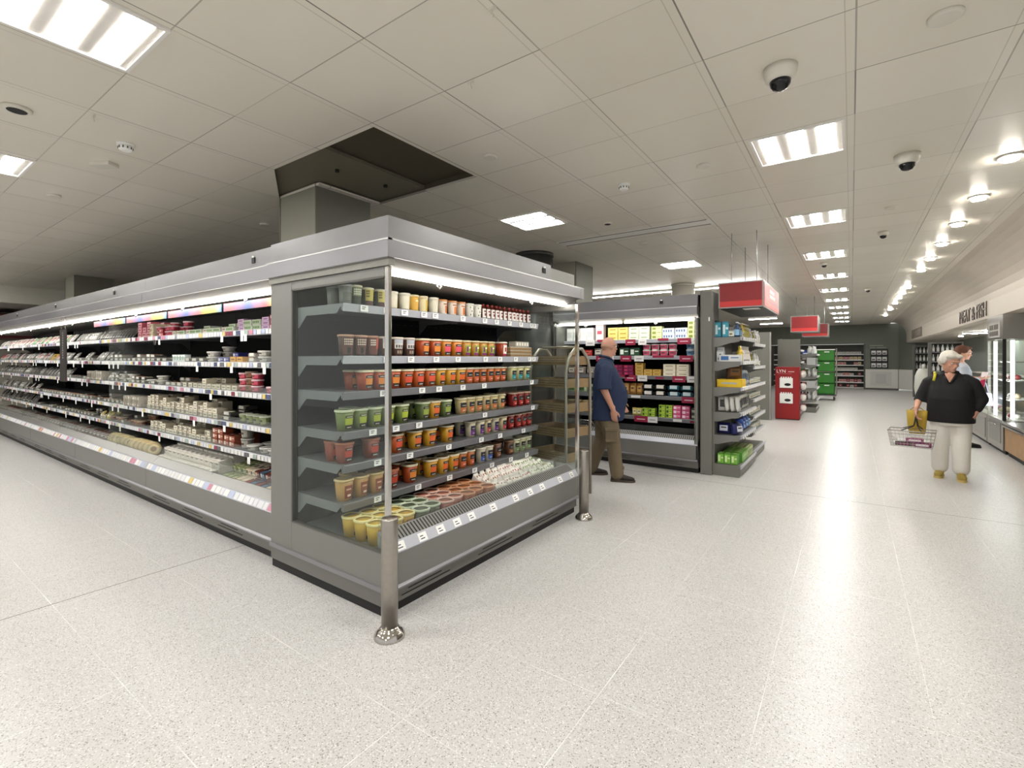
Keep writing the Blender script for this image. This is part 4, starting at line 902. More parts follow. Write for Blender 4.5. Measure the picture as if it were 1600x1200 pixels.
run_shelf(4, LV[4], YS, [(-3.62, -4.4, ['clearpot', 'clearbowl'], [1]), (-4.4, -4.75, ['clearpot', 'clearbowl'], [1, 2]), (-4.75, -5.25, ['redbrownbox'], [2, 3]), (-5.25, -6.9, ['creambox2', 'creambox'], [1, 2, 2]), (-7.0, -8.3, ['tray2', 'brownpot'], [1], .3), (-8.3, -8.8, ['yellowpk', 'creambox'], [1]), (-8.9, -12.5, ['tray3', 'tray1'], [1], .2), (-12.5, -15.8, ['tray1', 'darkpack'], [1])])
# wells of the wall fridges
G2 = {
 'wbox': (box_kind('sandwich_box', 'box', .10, .12, .06, '#e2ddd2', '#f2eee6', '#8c8478'), 'white box', .105),
 'cbox1': (box_kind('meal_box', 'box', .075, .2, .05, '#5a2c28', '#8a3c34', '#e6d8c8', 1), 'dark red long box', .08),
 'cbox2': (box_kind('meal_box', 'box', .075, .2, .05, '#d8c8b0', '#e8dcc4', '#5a4a3c', 1), 'cream long box', .08),
 'cbox3': (box_kind('meal_box', 'box', .075, .2, .05, '#3c4a5c', '#5c7894', '#e0e4e8', 1), 'blue long box', .08),
 'cbox4': (box_kind('meal_box', 'box', .075, .2, .05, '#8a9464', '#c2c89a', '#3c4a2c', 1), 'pale green long box', .08),
 'flat': (tray_kind(.16, .2, .03, '#8a8680', '#8c5a4c', '#d8d4cc', seed=9), 'flat meat tray', .165),
 'flat2': (tray_kind(.16, .2, .03, '#a8a49c', '#a8988c', '#e6e2da', seed=10), 'flat pale tray', .165),
}
def well(specs):
    cnt = 0
    for a, b_, names, ranks, zs in specs:
        x = a
        while x > b_+.17:
            nm = RW.choice(names); k, look, w = G2[nm]; cnt += 1
            for q in range(ranks):
                d = .13 if nm == 'wbox' else .21
                for lv in range(zs if q else max(1, zs-1)):
                    k.put((x-w/2, 2.075+d*q, .364+.062*lv+.03*q), RW.uniform(-.06, .06), '%s, %s column from right in wall fridge well, rank %s%s' % (look, nth(cnt), 'one two three'.split()[q], '' if lv == 0 else ', upper'), 'boxes in the wells of the wall fridges', tilt=(.14, 0))
            x -= w+.006
well([(-3.5, -4.9, ['cbox1', 'cbox2', 'cbox3', 'cbox4', 'cbox2'], 2, 2), (-4.95, -6.45, ['wbox'], 3, 2), (-8.0, -9.4, ['flat'], 2, 1), (-9.4, -15.8, ['flat2', 'flat'], 2, 1)])
# fanned wraps in two baskets
WRAP = mat('#b9a77c', .6, 0, .15, 20); PLY = mat('#8c7452', .6, 0, .2, 12)
for k, (xa, n) in enumerate([(-6.55, 9), (-7.3, 9)]):
    for j in range(n):
        b = MB(); b.lathe([(.066, -.016), (.078, -.013), (.078, .013), (.066, .016)], WRAP, 18); b.lathe([(.03, .0165), (.03, .018)], cm('#8a6a3c'), 12); b.lathe([(.055, .0163), (.055, .0172)], cm('#d8c898'), 14)
        o = b.build('wrap_roll', loc=(xa-.07*j, 2.13+.02*(j % 2), .455)); o.rotation_euler = (R(70), 0, R(65))
        tag(o, 'round flat wrap standing in the %s fan of wraps, %s from the right' % ('right' if k == 0 else 'left', nth(j+1)), 'wrap', 'fanned wraps in the well')
    b = MB(); b.box(-.36, .36, -.09, .09, 0, .02, PLY); b.box(-.36, .36, -.09, -.08, .02, .05, PLY); b.box(-.36, .36, .08, .09, .02, .05, PLY)
    tag(b.build('wooden_tray', loc=(xa-.27, 2.13, .347)), 'wooden tray under the %s fan of wraps in the well' % ('right' if k == 0 else 'left'), 'tray')

# ---------------------------------------------------------------- dairy fridge goods (world x from picture)
def row_items(z, y, items, where, group, cnt0=0):
    c = 0
    for x, nm, n in items:
        k, look, w, h = G[nm]; c += 1
        lean = nm in ('yellowpk',)
        for q in range(n):
            k.put((x, y, z+.001+q*h), random.uniform(-.05, .05), '%s, layer %s of %s pile from left, %s' % (look, 'one two three four five'.split()[q], nth(c), where), group, tilt=(0, 0))
def span(a, b_, nm, n):
    w = G[nm][2]; out = []; x = a+w/2
    while x < b_-w*.3: out.append((x, nm, n)); x += w+.004
    return out
yd = 6.48+.39
row_items(D_LV[0], yd, span(-3.74, -3.25, 'whiteblock', 1)+[(-3.17, 'pinkcard', 1)]+span(-3.03, -2.72, 'yelbox', 3)+span(-2.7, -2.36, 'whgrbox', 3)+span(-2.36, -2.2, 'limebox', 3)+span(-2.2, -1.86, 'blwhbox', 2)+[(-1.77, 'limebox', 4)], 'top dairy shelf', 'goods on the top dairy shelf')
row_items(D_LV[1], yd, span(-3.74, -3.5, 'bread', 1)+[(-3.38, 'redpk', 1), (-3.2, 'clearpk', 1), (-3.05, 'clearpk', 1)]+span(-2.85, -2.5, 'dkgreenbox', 1)+span(-2.5, -1.9, 'pinkpot', 2)+span(-1.88, -1.66, 'bluepot', 2), 'second dairy shelf', 'goods on the second dairy shelf')
row_items(D_LV[2], yd, span(-3.74, -3.2, 'clearpk', 1)+span(-2.95, -2.6, 'redpurp', 3)+span(-2.6, -2.48, 'goldbox', 4)+span(-2.47, -2.2, 'goldbox', 2)+span(-2.19, -1.68, 'creampack', 3), 'third dairy shelf', 'goods on the third dairy shelf')
row_items(D_LV[3], yd, span(-3.74, -3.2, 'whgreenpk', 1)+span(-2.8, -2.5, 'brownbag', 1)+span(-2.49, -2.15, 'blacktray', 2)+span(-2.12, -1.7, 'tealtray', 2), 'fourth dairy shelf', 'goods on the fourth dairy shelf')
row_items(D_LV[4], yd, span(-3.74, -3.2, 'tanpot', 3)+[(-2.62, 'yellowpk', 1), (-2.55, 'yellowpk', 1)]+span(-2.5, -2.25, 'limetin', 2)+span(-2.25, -2.06, 'limetin', 3)+span(-2.05, -1.82, 'pinkbx', 3)+[(-1.745, 'blkgreen', 2)], 'lowest dairy shelf', 'goods on the lowest dairy shelf')
for j in range(4):
    b = MB(); b.box(-.11, .11, -.1, .1, 0, .03, cm('#8a8884')); b.box(-.08, .08, -.07, .06, .03, .036, cm('#cfccc6'))
    o = b.build('meat_pack', loc=(-1.85-.26*j, 6.75, .36)); o.rotation_euler = (.1, 0, .1*j-.2); tag(o, 'flat grey pack lying in the dairy fridge well, %s from the right' % nth(j+1), 'pack', 'packs in the dairy well')
# ================================================================ gondola ends, stands and stock down the aisle
PANEL = mat('#74736c', .45, .1, .03, 4, name='gondola_grey'); GSH = mat('#7e7e7a', .4, .3)
def endcap(label, loc, w, d, levels, h, base=.15, rails=True, side=True, name='end_shelf_unit'):
    # open shelving facing +x; local x along the front, y into the unit
    t = thing(name, label, 'shelf unit', loc, R(90))
    MB().box(0, w, d-.02, d, 0, h, PANEL).build('back_board', t)
    b = MB(); b.prism([(.02, 0), (0, .03), (0, base-.03), (.03, base), (d-.02, base), (d-.02, 0)], 0, w, 'x', PANEL); dk = b.build('base_deck', t)
    rail_mesh(w, -.002, base+.002, .05, .02, RAIL).build('price_rail', dk)
    for z in levels:
        b = MB(); b.prism([(.0, z-.03), (0, z), (d-.02, z), (d-.02, z-.12), (d-.06, z-.12), (.12, z-.075), (.02, z-.06)], 0, .006, 'x', GSH)
        b.prism([(.0, z-.03), (0, z), (d-.02, z), (d-.02, z-.12), (d-.06, z-.12), (.12, z-.075), (.02, z-.06)], w-.006, w, 'x', GSH)
        b.box(.006, w-.006, 0, d-.02, z-.02, z, GSH); s = b.build('shelf', t)
        rail_mesh(w, 0, z+.004, .045, .02, RAIL).build('price_rail', s)
        b = MB(); x = .05
        while x < w-.08: b.box(x, x+.06, -.024, -.0215, z-.038, z, PAPER); x += .13
        b.build('price_tickets', s)
    return t
EX, EY = -1.13, 6.56
e1 = endcap('grey open shelf unit under the big red box sign, nearer bay', (EX, EY, 0), 1.1, .33, [1.77, 1.46, 1.13, .81, .52], 2.0)
MB().box(-.06, .34, .33, .47, 0, 2.37, PANEL).build('end_post', e1, bevel=.004)
MB().box(.0, 1.1, .28, .31, 1.97, 1.99, BLACK).build('top_rail', e1)
MB().box(-.062, -.06, .352, .37, 1.98, 2.03, WHITE).build('tag', e1)
e2 = endcap('grey open shelf unit behind the bay under the red sign', (EX-.03, EY+1.13, 0), 1.1, .30, [1.72, 1.38, 1.12, .9, .66, .42], 2.0)
E = {
 'teal': (box_kind('drink_box', 'box', .075, .075, .2, '#1c6f86', '#2f93a8', '#cfe6ea', 1), 'tall teal box'),
 'tin': (pot_kind(.04, .04, .08, '#5a7a80', '#d8dcd6', '#e6e2cf', 'tin', 'tin'), 'small tin'),
 'bluebot': (None, 'white capped blue bottle'), 'goldbot': (None, 'slim golden bottle'),
 'milkc': (gable_kind('#e6e8ea', '#2f5fa8', 'milk_carton', 'carton', .085, .17), 'blue and white carton'),
 'openbox': (box_kind('carton', 'box', .26, .2, .085, '#cfd2d2', '#dcdedc', '#3a6aa8', 1), 'open white box with blue print'),
 'yelbot': (None, 'yellow bottle'), 'yelcase': (box_kind('display_box', 'box', .30, .26, .10, '#e2b820', '#ecc62c', '#b8b8b4'), 'bright yellow display box'),
 'brownbag': (pouch_kind(.2, .24, '#5a3a1c', '#7a5426', 'crisp_bag', .1), 'brown crisp bag'), 'bluebag': (pouch_kind(.13, .2, '#b8cfe2', '#3a5f8c', 'crisp_bag', .07), 'pale blue bag'),
 'whbag': (pouch_kind(.12, .19, '#d8d6d0', '#26282a', 'crisp_bag', .07), 'white bag with black print'), 'navybag': (pouch_kind(.16, .14, '#1a1f5c', '#c8ccd8', 'crisp_bag', .1), 'navy blue bag'),
 'skybag': (pouch_kind(.18, .16, '#2a5ac2', '#8ab0e6', 'crisp_bag', .12), 'bright blue bag'), 'greenbox': (box_kind('tea_box', 'box', .075, .13, .13, '#4f8f2c', '#7ab83c', '#cfe6a8', 1), 'bright green box'),
 'paleg': (box_kind('tea_box', 'box', .075, .13, .13, '#9aa86a', '#c8d29a', '#5a7a3c', 1), 'pale green box'),
}
def slim(body, cap, lab, h=.2, r=.026, name='bottle'):
    b = MB(); b.lathe([(r, 0), (r, h*.6), (r*.7, h*.7), (r*.38, h*.8), (r*.38, h*.95)], cm(body, .2), 14)
    c = MB(); c.lathe([(r*.45, h*.93), (r*.45, h)], cm(cap), 12); p = MB(); patch(p, r, r, h*.12, h*.5, h, -R(60), R(60), cm(lab, .5))
    return Kind(name, 'bottle', [(name, b.mesh(name), None), ('cap', c.mesh('cap'), None), ('label', p.mesh('label'), None)])
E['bluebot'] = (slim('#2c3f5c', '#e8ecf0', '#8ab8d8', .19, .036), 'white capped blue bottle')
E['goldbot'] = (slim('#8a8420', '#e8e2d8', '#cfc46a', .2), 'slim golden bottle')
E['yelbot'] = (slim('#d2b23c', '#e8dca0', '#e8d060', .2, .03), 'yellow bottle')
E['clbot'] = (slim('#cfc9c0', '#e0dcd8', '#e8e0d8', .2, .028), 'clear pale bottle')
E['dkbot'] = (slim('#141514', '#c8b890', '#2c2c28', .27, .035, 'wine_bottle'), 'dark glass bottle')
E['whbot'] = (slim('#c8cac8', '#e8e8e6', '#e2e4e2', .22, .036), 'white bottle')
E['whpack'] = (box_kind('pack', 'pack', .1, .1, .2, '#bfc2c0', '#e2e4e2', '#8a8f90', 1), 'white pack')
def shelf_goods(items, x, z, where, group, step=None):
    # items: list of (world y, kind, layers) on a shelf facing +x
    for c, (y, nm, n) in enumerate(items):
        k, look = E[nm]
        for q in range(n):
            k.put((x-.1*q-(.02 if 'bag' in nm else 0), y, z+.001+(.008 if 'bag' in nm else 0)), R(90)+random.uniform(-.08, .08), '%s%s, %s from left on %s' % (look, ['', ' behind', ' at back'][q], nth(c+1), where), group, tilt=((-.12, 0) if 'bag' in nm else (0, 0)))
def side_goods(items, y, z, where, group):
    # the row nearest the viewer, standing across the depth of the shelf and seen from its open end
    for c, (x, nm, rz, dz) in enumerate(items):
        k, look = E[nm]
        k.put((x, y, z+.001+dz), R(rz), '%s at open end, %s from left on %s' % (look, nth(c+1), where), group, tilt=((-.1, 0) if 'bag' in nm else (0, 0)))
def gg(n): return 'goods on shelf %s of the end shelf unit' % n
gx = EX-.07
side_goods([(-1.405, 'teal', 0, 0), (-1.32, 'teal', 10, 0), (-1.25, 'tin', 0, 0), (-1.185, 'bluebot', 0, 0)], 6.63, 1.77, 'top end shelf', gg('one'))
side_goods([(-1.385, 'milkc', 0, 0), (-1.26, 'openbox', 0, 0), (-1.155, 'yelbot', 0, 0)], 6.67, 1.46, 'second end shelf', gg('two'))
side_goods([(-1.365, 'whbag', 15, 0.01), (-1.30, 'whbag', 80, 0.01), (-1.235, 'whbag', 75, 0.01), (-1.175, 'whbag', 85, 0.01)], 6.69, .81, 'fourth end shelf', gg('four'))
side_goods([(-1.345, 'navybag', 0, 0.008), (-1.195, 'navybag', 60, 0.008)], 6.68, .52, 'fifth end shelf', gg('five'))
side_goods([(-1.37, 'greenbox', 0, 0), (-1.29, 'greenbox', 0, 0), (-1.21, 'greenbox', 0, 0)], 6.65, .152, 'end unit base', gg('six'))
shelf_goods([(6.76, 'bluebot', 1), (6.85, 'bluebot', 1), (6.94, 'tin', 1), (7.03, 'yelbot', 1), (7.11, 'goldbot', 1), (7.19, 'goldbot', 1), (7.27, 'goldbot', 1), (7.35, 'goldbot', 1), (7.43, 'goldbot', 1), (7.51, 'goldbot', 1)], gx, 1.77, 'top end shelf front', gg('one'))
shelf_goods([(6.85, 'yelbot', 1), (6.93, 'clbot', 1), (7.01, 'clbot', 1), (7.09, 'clbot', 1), (7.17, 'clbot', 1), (7.25, 'clbot', 1), (7.33, 'clbot', 1), (7.41, 'clbot', 1), (7.49, 'clbot', 1)], gx-.0, 1.46, 'second end shelf front', gg('two'))
shelf_goods([(7.02, 'bluebag', 1), (7.16, 'bluebag', 1), (7.30, 'bluebag', 1), (7.44, 'bluebag', 1), (7.57, 'whbag', 1)], gx, 1.13, 'third end shelf', gg('three'))
E['yelcase'][0].put((-1.275, 6.76, 1.131), 0, 'bright yellow display box on the third end shelf', None)
E['brownbag'][0].put((-1.25, 6.80, 1.232), R(30), 'brown crisp bag standing in the yellow display box', None, scale=(1, .8, .75))
shelf_goods([(6.80+.125*j, 'whbag', 1) for j in range(7)], gx, .81, 'fourth end shelf front', gg('four'))
shelf_goods([(6.86, 'navybag', 1), (7.05, 'skybag', 1), (7.25, 'skybag', 1), (7.45, 'skybag', 1)], gx-.0, .52, 'fifth end shelf front', gg('five'))
shelf_goods([(6.80+.08*j, 'greenbox' if j < 5 else 'paleg', 2) for j in range(10)], gx-.01, .152, 'end unit base front', gg('six'))
for i, z in enumerate([1.72, 1.38, 1.12, .9, .66, .42]):
    shelf_goods([(7.78+.12*j, ['clbot', 'whbot', 'tin', 'goldbot', 'tin', 'whbot'][(i+j) % 6] if i in (0, 1) else 'tin', 1) for j in range(8)], gx-.04, z, 'shelf %s of rear bay' % SH[i], 'goods in the rear bay')
# big red box sign
RED = mat('#8e1c20', .35, 0, .04, 3); RED2 = mat('#cf3230', .35, 0, .04, 3); SFR = mat('#9b9a97', .3, .5)
t = thing('box_sign', 'big red box sign hanging over the grey end shelves', 'sign', (-1.14, 7.35, 2.14))
MB().box(-.26, .26, -.75, .75, 0, .33, SFR).build('frame', t, bevel=.003)
b = MB(); b.box(-.245, .245, -.756, -.75, .085, .315, RED); b.box(-.245, .245, -.756, -.75, .015, .085, RED2); b.build('front_panel', t)
b = MB(); b.box(.26, .266, -.72, .72, .085, .315, RED); b.box(.26, .266, -.72, .72, .015, .085, RED2); sp = b.build('side_panel', t)
b = MB(); r3 = random.Random(5)
for zz in (.22, .155):
    y = -.25
    while y < .2: ww = r3.uniform(.06, .1); b.box(.266, .268, y, y+ww, zz, zz+.045, WHITE); y += ww+.025
b.build('lettering', sp, 'white lettering')
b = MB(); b.box(-.24, .24, -.7, .7, -.01, 0, mat('#2c2e2c', .5)); b.box(.02, .2, -.72, -.55, -.016, -.01, FRAME); b.build('underside', t)
b = MB()
for x in (-.15, .15): b.tube([(x, -.5, .33), (x, -.5, H-2.14)], .006, SFR, 6); b.tube([(x, .5, .33), (x, .5, H-2.14)], .006, SFR, 6)
b.build('hanger', t)
def small_sign(x, y, z, w, label):
    t = thing('box_sign', label, 'sign', (x, y, z))
    MB().box(-w/2, w/2, -.4, .4, 0, .42, SFR).build('frame', t)
    b = MB(); b.box(-w/2+.02, w/2-.02, -.406, -.4, .1, .4, RED); b.box(-w/2+.02, w/2-.02, -.406, -.4, .02, .1, RED2); b.build('front_panel', t)
    b = MB(); b.tube([(-w/3, 0, .42), (-w/3, 0, H-z)], .008, SFR, 6); b.tube([(w/3, 0, .42), (w/3, 0, H-z)], .008, SFR, 6); b.build('hanger', t)
small_sign(-1.0, 15.0, 2.19, .62, 'nearer of two small red signs far down the aisle')
small_sign(-.95, 18.6, 2.2, .72, 'farther of two small red signs down the aisle, partly hidden')
# tall grey panel, red stand, far end units
t = thing('partition', 'tall plain grey panel between the end shelves and the red stand', 'panel', (-1.95, 13.25, 0))
MB().box(-.6, .33, -.12, 0, 0, 2.14, PANEL).build('board', t, bevel=.006); MB().box(.33, .35, -.125, .005, 0, 2.14, mat('#a9a8a4', .4, .3)).build('edge_trim', t)
RD = mat('#8f1216', .45, 0, .05, 3)
t = thing('display_stand', 'red floor display stand with white packs hanging on its side', 'display stand', (-1.28, 13.62, 0))
MB().box(-.26, .26, -.14, .14, .02, 1.29, RD).build('body', t, bevel=.006); MB().box(-.25, .25, -.13, .13, 0, .02, BLACK).build('foot', t)
for z in (1.12, .82, .55, .3): MB().tube([(.25, 0, z), (.33, 0, z)], .006, WHITE, 6).build('peg', t)
text('lettering', 'LYN', .11, WHITE, t, (-.13, -.142, 1.15), (R(90), 0, 0), .001)
b = MB(); b.box(.02, .15, -.143, -.14, 1.165, 1.185, mat('#d8a8a8', .6)); b.box(-.2, .1, -.143, -.14, 1.12, 1.127, mat('#c87878', .6)); b.build('small_print', t)
for k, z in enumerate((.80, .42)):
    b = MB(); b.box(-.14, .14, -.16, -.142, z-.02, z+.22, WHITE); b.ell((.03, -.165, z+.06), (.07, .01, .035), BLACK, n=10, h=6)
    for q in range(5): b.box(-.12+.05*q, -.09+.05*q, -.15, -.142, z+.22, z+.25, WHITE)
    tag(b.build('carded_item', loc=(-1.30, 13.62, 0)), ['upper white carded item hanging on the red stand', 'lower white carded item hanging on the red stand'][k], 'pack')
for j, z in enumerate([1.12, .82, .55, .3]):
    b = MB(); b.ell((0, 0, 0), (.07, .1, .09), cm('#dcd6d2'), n=12, h=8); b.box(-.02, .06, -.06, .06, .085, .1, cm('#7a1c30'))
    tag(b.build('hanging_pack', loc=(-.955, 13.62, z)), 'white bundle hanging on the right side of the red stand, %s from top' % nth(j+1), 'bundle', 'bundles on the red stand')
e3 = endcap('grey end shelf unit with dark bottles above the red stand', (-1.05, 14.1, 0), 1.0, .45, [1.72, 1.42, 1.12, .8, .5], 2.0)
MB().box(-.02, 0, 0, .5, 0, 1.98, PANEL).build('side_panel', e3)
for i, z in enumerate([1.72, 1.42, 1.12]):
    shelf_goods([(14.16+.085*j, 'dkbot', 2) for j in range(7)], -1.12, z, 'bottle shelf %s' % ['one', 'two', 'three'][i], 'dark bottles on the far end unit')
MB().box(-.02, 0, 0, .5, 1.98, 1.99, PANEL).build('cap', e3)
e4 = endcap('far end shelf unit stocked with white packs before the green crates', (-.78, 15.6, 0), 1.3, .5, [1.62, 1.32, 1.0, .68, .36], 1.9)
for i, z in enumerate([1.62, 1.32, 1.0, .68, .36]):
    shelf_goods([(15.66+.13*j, 'whpack' if i % 2 else 'whbot', 2) for j in range(9)], -.86, z, 'far white shelf %s' % SH[i], 'white packs on the far end unit')
# roll cage with green crates
t = thing('roll_cage', 'wheeled metal roll cage carrying the green crates', 'trolley', (-.9, 20.9, 0))
MB().box(-.75, .47, -.35, .35, .16, .2, mat('#5a5c5a', .4, .5)).build('deck', t)
b = MB()
for x in (-.75, .47):
    b.tube([(x, -.35, .2), (x, -.35, 1.85), (x, .35, 1.85), (x, .35, .2)], .014, STEEL, 8)
b.tube([(-.75, .35, 1.0), (.47, .35, 1.0)], .01, STEEL, 6); b.tube([(-.75, -.36, 1.02), (.47, -.36, 1.02)], .01, STEEL, 6); b.build('frame', t)
for x in (-.42, .4):
    for y in (-.28, .28):
        b = MB(); b.tube([(x-.02, y, .07), (x+.02, y, .07)], .065, BLACK, 16); b.box(x-.03, x+.03, y-.02, y+.02, .08, .16, STEEL); b.build('wheel', t)
GC = mat('#2c7a1f', .4, 0, .06, 5); GC2 = mat('#1f5a18', .45)
def crate(x, y, z, h, label, c=GC):
    t = thing('crate', label, 'crate', (x, y, z), 0, 'green crates on the roll cage')
    w, d = .26, .19
    b = MB(); b.prism([(-w, -d), (w, -d), (w, d), (-w, d)], 0, .02, 'z', c)
    b.box(-w, w, -d, -d+.015, 0, h, c); b.box(-w, w, d-.015, d, 0, h, c); b.box(-w, -w+.015, -d, d, 0, h, c); b.box(w-.015, w, -d, d, 0, h, c); b.build('body', t)
    b = MB(); b.box(-w-.01, w+.01, -d-.012, -d, h-.035, h-.01, c); b.box(-w-.01, w+.01, -d-.012, -d, .05, .065, c); b.box(-w-.01, -w, -d, d, h-.035, h-.01, c)
    for q in range(6): b.box(-w+.08*q+.03, -w+.08*q+.04, -d-.008, -d, .06, h-.03, c)
    b.build('rim', t)
    MB().box(-.05, .1, -d-.015, -d-.012, h-.07, h-.04, PAPER).build('paper_tag', t)
for k in range(4): crate(-.74, 20.77, .202+.4*k, .385, 'green plastic crate on the roll cage, %s from the floor' % nth(k+1))
crate(-1.33, 20.77, .98, .2, 'low open green crate on the left half of the roll cage', GC2)
for k in range(5):
    b = MB(); rs = []
    b.ell((0, 0, .13), (.053, .12, .13), cm(['#6a2428', '#7a4a4a', '#4a2024', '#8a6a64', '#5a2c2c'][k], .5), n=12, h=8); b.box(-.04, .04, -.125, -.11, .08, .18, cm('#b8a8a4'))
    o = b.build('grocery_bag', loc=(-1.52+.11*k, 20.72, .202)); tag(o, 'dark red bag in the roll cage bottom, %s from the left' % nth(k+1), 'bag', 'dark red bags in the roll cage')
for k in range(4):
    b = MB(); b.box(-.08, .08, -.12, .12, 0, .22, cm(['#3a2c28', '#5a3c34', '#2a2422', '#4a3a34'][k])); b.box(-.06, .06, -.122, -.12, .05, .15, cm('#a89c90'))
    tag(b.build('box', loc=(-1.42+.17*(k % 2), 20.77, 1.182+.225*(k//2))), 'dark brown box atop the open crate, %s column, %s layer' % (['left', 'right'][k % 2], ['lower', 'upper'][k//2]), 'box')
b = MB(); b.box(-.2, .2, -.15, .15, 0, .16, cm('#2a3a8c')); b.box(-.15, .15, -.152, -.15, .03, .07, cm('#c8d0e0'))
tag(b.build('box', loc=(-1.3, 20.77, 1.633)), 'blue box lying highest on top of the roll cage', 'box')
t = thing('shelf_board', 'white board across the top of the green crates', 'board', (-.74, 20.77, 1.80)); MB().box(-.27, .27, -.2, .2, 0, .03, WHITE).build('board', t)
# back shelving recessed in the far wall
t = thing('wall_shelving', 'lit grey shelving recessed in the far back wall', 'shelf unit', (-1.2, 29.25, 0))
MB().box(-2.2, 1.7, .28, .30, 0, 2.15, mat('#3f403c', .6)).build('back_board', t)
BL = [1.72, 1.44, 1.18, .93, .65, .33, .07]
for z in BL:
    s = MB().box(-2.2, 1.7, 0, .28, z-.03, z, SHELF).build('shelf', t); MB().box(-2.2, 1.7, -.012, 0, z-.05, z, PAPER).build('price_rail', s)
FB = [(box_kind('box', 'box', .15, .15, .13, '#c88a84', '#d8a09a', '#7a3a3c'), 'pink box'), (box_kind('box', 'box', .13, .15, .14, '#d2bc94', '#e2cfa8', '#8a6a3c'), 'cream box'), (box_kind('box', 'box', .14, .15, .11, '#c8c6be', '#dcdad4', '#6a6a66'), 'white box'), (box_kind('box', 'box', .12, .15, .15, '#7a2c30', '#98404a', '#d8b8b4'), 'dark red box')]
rb = random.Random(9)
for i, z in enumerate(BL):
    x = -.75; c = 0
    while x < .42:
        c += 1
        if rb.random() > .15:
            k, look = FB[rb.choice([[2, 1, 2], [0, 1, 1], [0, 0, 1], [2, 2], [0, 3, 2], [0, 3, 0, 1], [2, 3, 1]][i])]
            k.put((x, 29.36, z+.001), rb.uniform(-.1, .1), '%s, place %s from the left on far wall shelf %s' % (look, nth(c), nth(i+1)), 'boxes on the far wall shelving')
        x += .155
# black rack of cards on the green wall
t = thing('card_rack', 'black wall rack of nine pale cards on the grey-green wall', 'rack', (1.09, 28.88, 1.05))
MB().box(-.34, .34, -.02, 0, 0, .9, mat('#2a2c2a', .5)).build('board', t)
for j in range(3):
    MB().box(-.34, .34, -.08, -.02, .3*j, .3*j+.03, BLACK).build('ledge', t)
    for q in range(3):
        b = MB(); b.box(-.3+.21*q, -.13+.21*q, -.05, -.03, .3*j+.03, .3*j+.22, PAPER); b.box(-.28+.21*q, -.16+.21*q, -.052, -.05, .3*j+.06, .3*j+.13, mat('#77787a', .6)); b.build('card', t)
t = thing('wall_lettering', 'two thin pale lines of lettering on the grey-green wall', 'lettering', (1.05, 28.895, 2.0))
b = MB(); b.box(-.32, .2, -.008, 0, .1, .135, mat('#a8aca2', .6)); b.box(-.32, -.1, -.008, 0, 0, .03, mat('#a8aca2', .6)); b.box(-.05, .3, -.008, 0, 0, .03, mat('#a8aca2', .6)); b.build('line', t)
# ---------------------------------------------------------------- letters on the bulkhead
BRZ = mat('#5d5248', .4, .5)
t = thing('wall_letters', 'dark raised letters reading MEAT & FISH on the cream bulkhead', 'lettering', (2.045, 13.65, 2.27))
tx = text('letters', 'MEAT & FISH', .40, BRZ, t, (0, 0, .02), (R(90), 0, R(-90)), .012)
tx.scale = (1.22, 1, 1)
t = thing('wall_letters', 'small far panel of dark lettering on the cream bulkhead', 'lettering', (2.045, 24.0, 2.3))
b = MB(); b.box(-.012, 0, -1.7, 1.7, 0, .34, mat('#6f655c', .5))
for j in range(10): b.box(-.02, -.012, -1.5+.3*j, -1.5+.3*j+.2, .06, .28, mat('#8a8178', .5))
b.build('panel', t)
# ---------------------------------------------------------------- meat counter on the right
INOX = mat('#9a9690', .28, .8, .05, 3, name='stainless'); OAK = mat('#a88660', .5, 0, .18, 6, name='oak_front')
t = thing('glass_cabinet', 'tall steel and glass meat cabinet lit by a vertical tube', 'cabinet', (1.925, 10.5, 0))
b = MB(); b.box(0, 1.45, 0, 1.05, .06, .53, INOX); b.build('base', t, bevel=.005)
MB().box(.04, 1.44, .03, 1.0, 0, .06, BLACK).build('plinth', t)
MB().box(-.006, 0, .12, .9, .16, .48, mat('#85827c', .3, .7)).build('base_door', t)
MB().tube([(-.03, .25, .44), (-.03, .8, .44)], .008, CHROME, 8).build('handle', t)
b = MB(); b.box(0, 1.45, 0, 1.05, 1.80, 2.19, INOX); b.build('fascia', t, bevel=.004)
b = MB(); b.box(-.008, 0, .15, .9, 1.84, 2.08, mat('#aaa8a2', .5)); n = b.build('notice', t)
b = MB(); b.box(-.012, -.008, .58, .82, 1.97, 2.05, mat('#5f5850', .6)); b.box(-.012, -.008, .25, .52, 1.97, 2.05, mat('#4f4c48', .6)); b.box(-.012, -.008, .25, .82, 1.87, 1.94, mat('#5a5752', .6)); b.build('print', n)
MB().box(0, .04, 0, .04, .53, 1.80, BLACK).build('corner_post', t)
MB().box(0, .04, 1.01, 1.05, .53, 1.80, INOX).build('corner_post', t)
TB = emit('#ffffff', 5.0, 'cabinet_tube')
MB().box(.02, .05, .62, .70, .56, 1.78, TB).build('light_tube', t); MB().box(.10, .14, .05, .08, .56, 1.78, TB).build('light_tube', t)
b = MB(); b.box(.004, .010, .05, 1.0, .53, 1.8, GLASS); b.build('side_glass', t); MB().box(.05, 1.44, .004, .010, .53, 1.8, GLASS).build('front_glass', t)
MB().box(1.42, 1.45, .02, 1.03, .53, 1.8, mat('#3a3c3a', .5)).build('back_wall', t)
for z in (.85, 1.15, 1.45): MB().box(.08, 1.4, .12, .98, z-.015, z, INOX).build('shelf', t)
MT = [('#8a2c2c', 'joint of dark red meat'), ('#c8b89a', 'pale wrapped cheese or fat pack'), ('#7a2426', 'red meat tray'), ('#d8d6d0', 'white wrapped pack')]
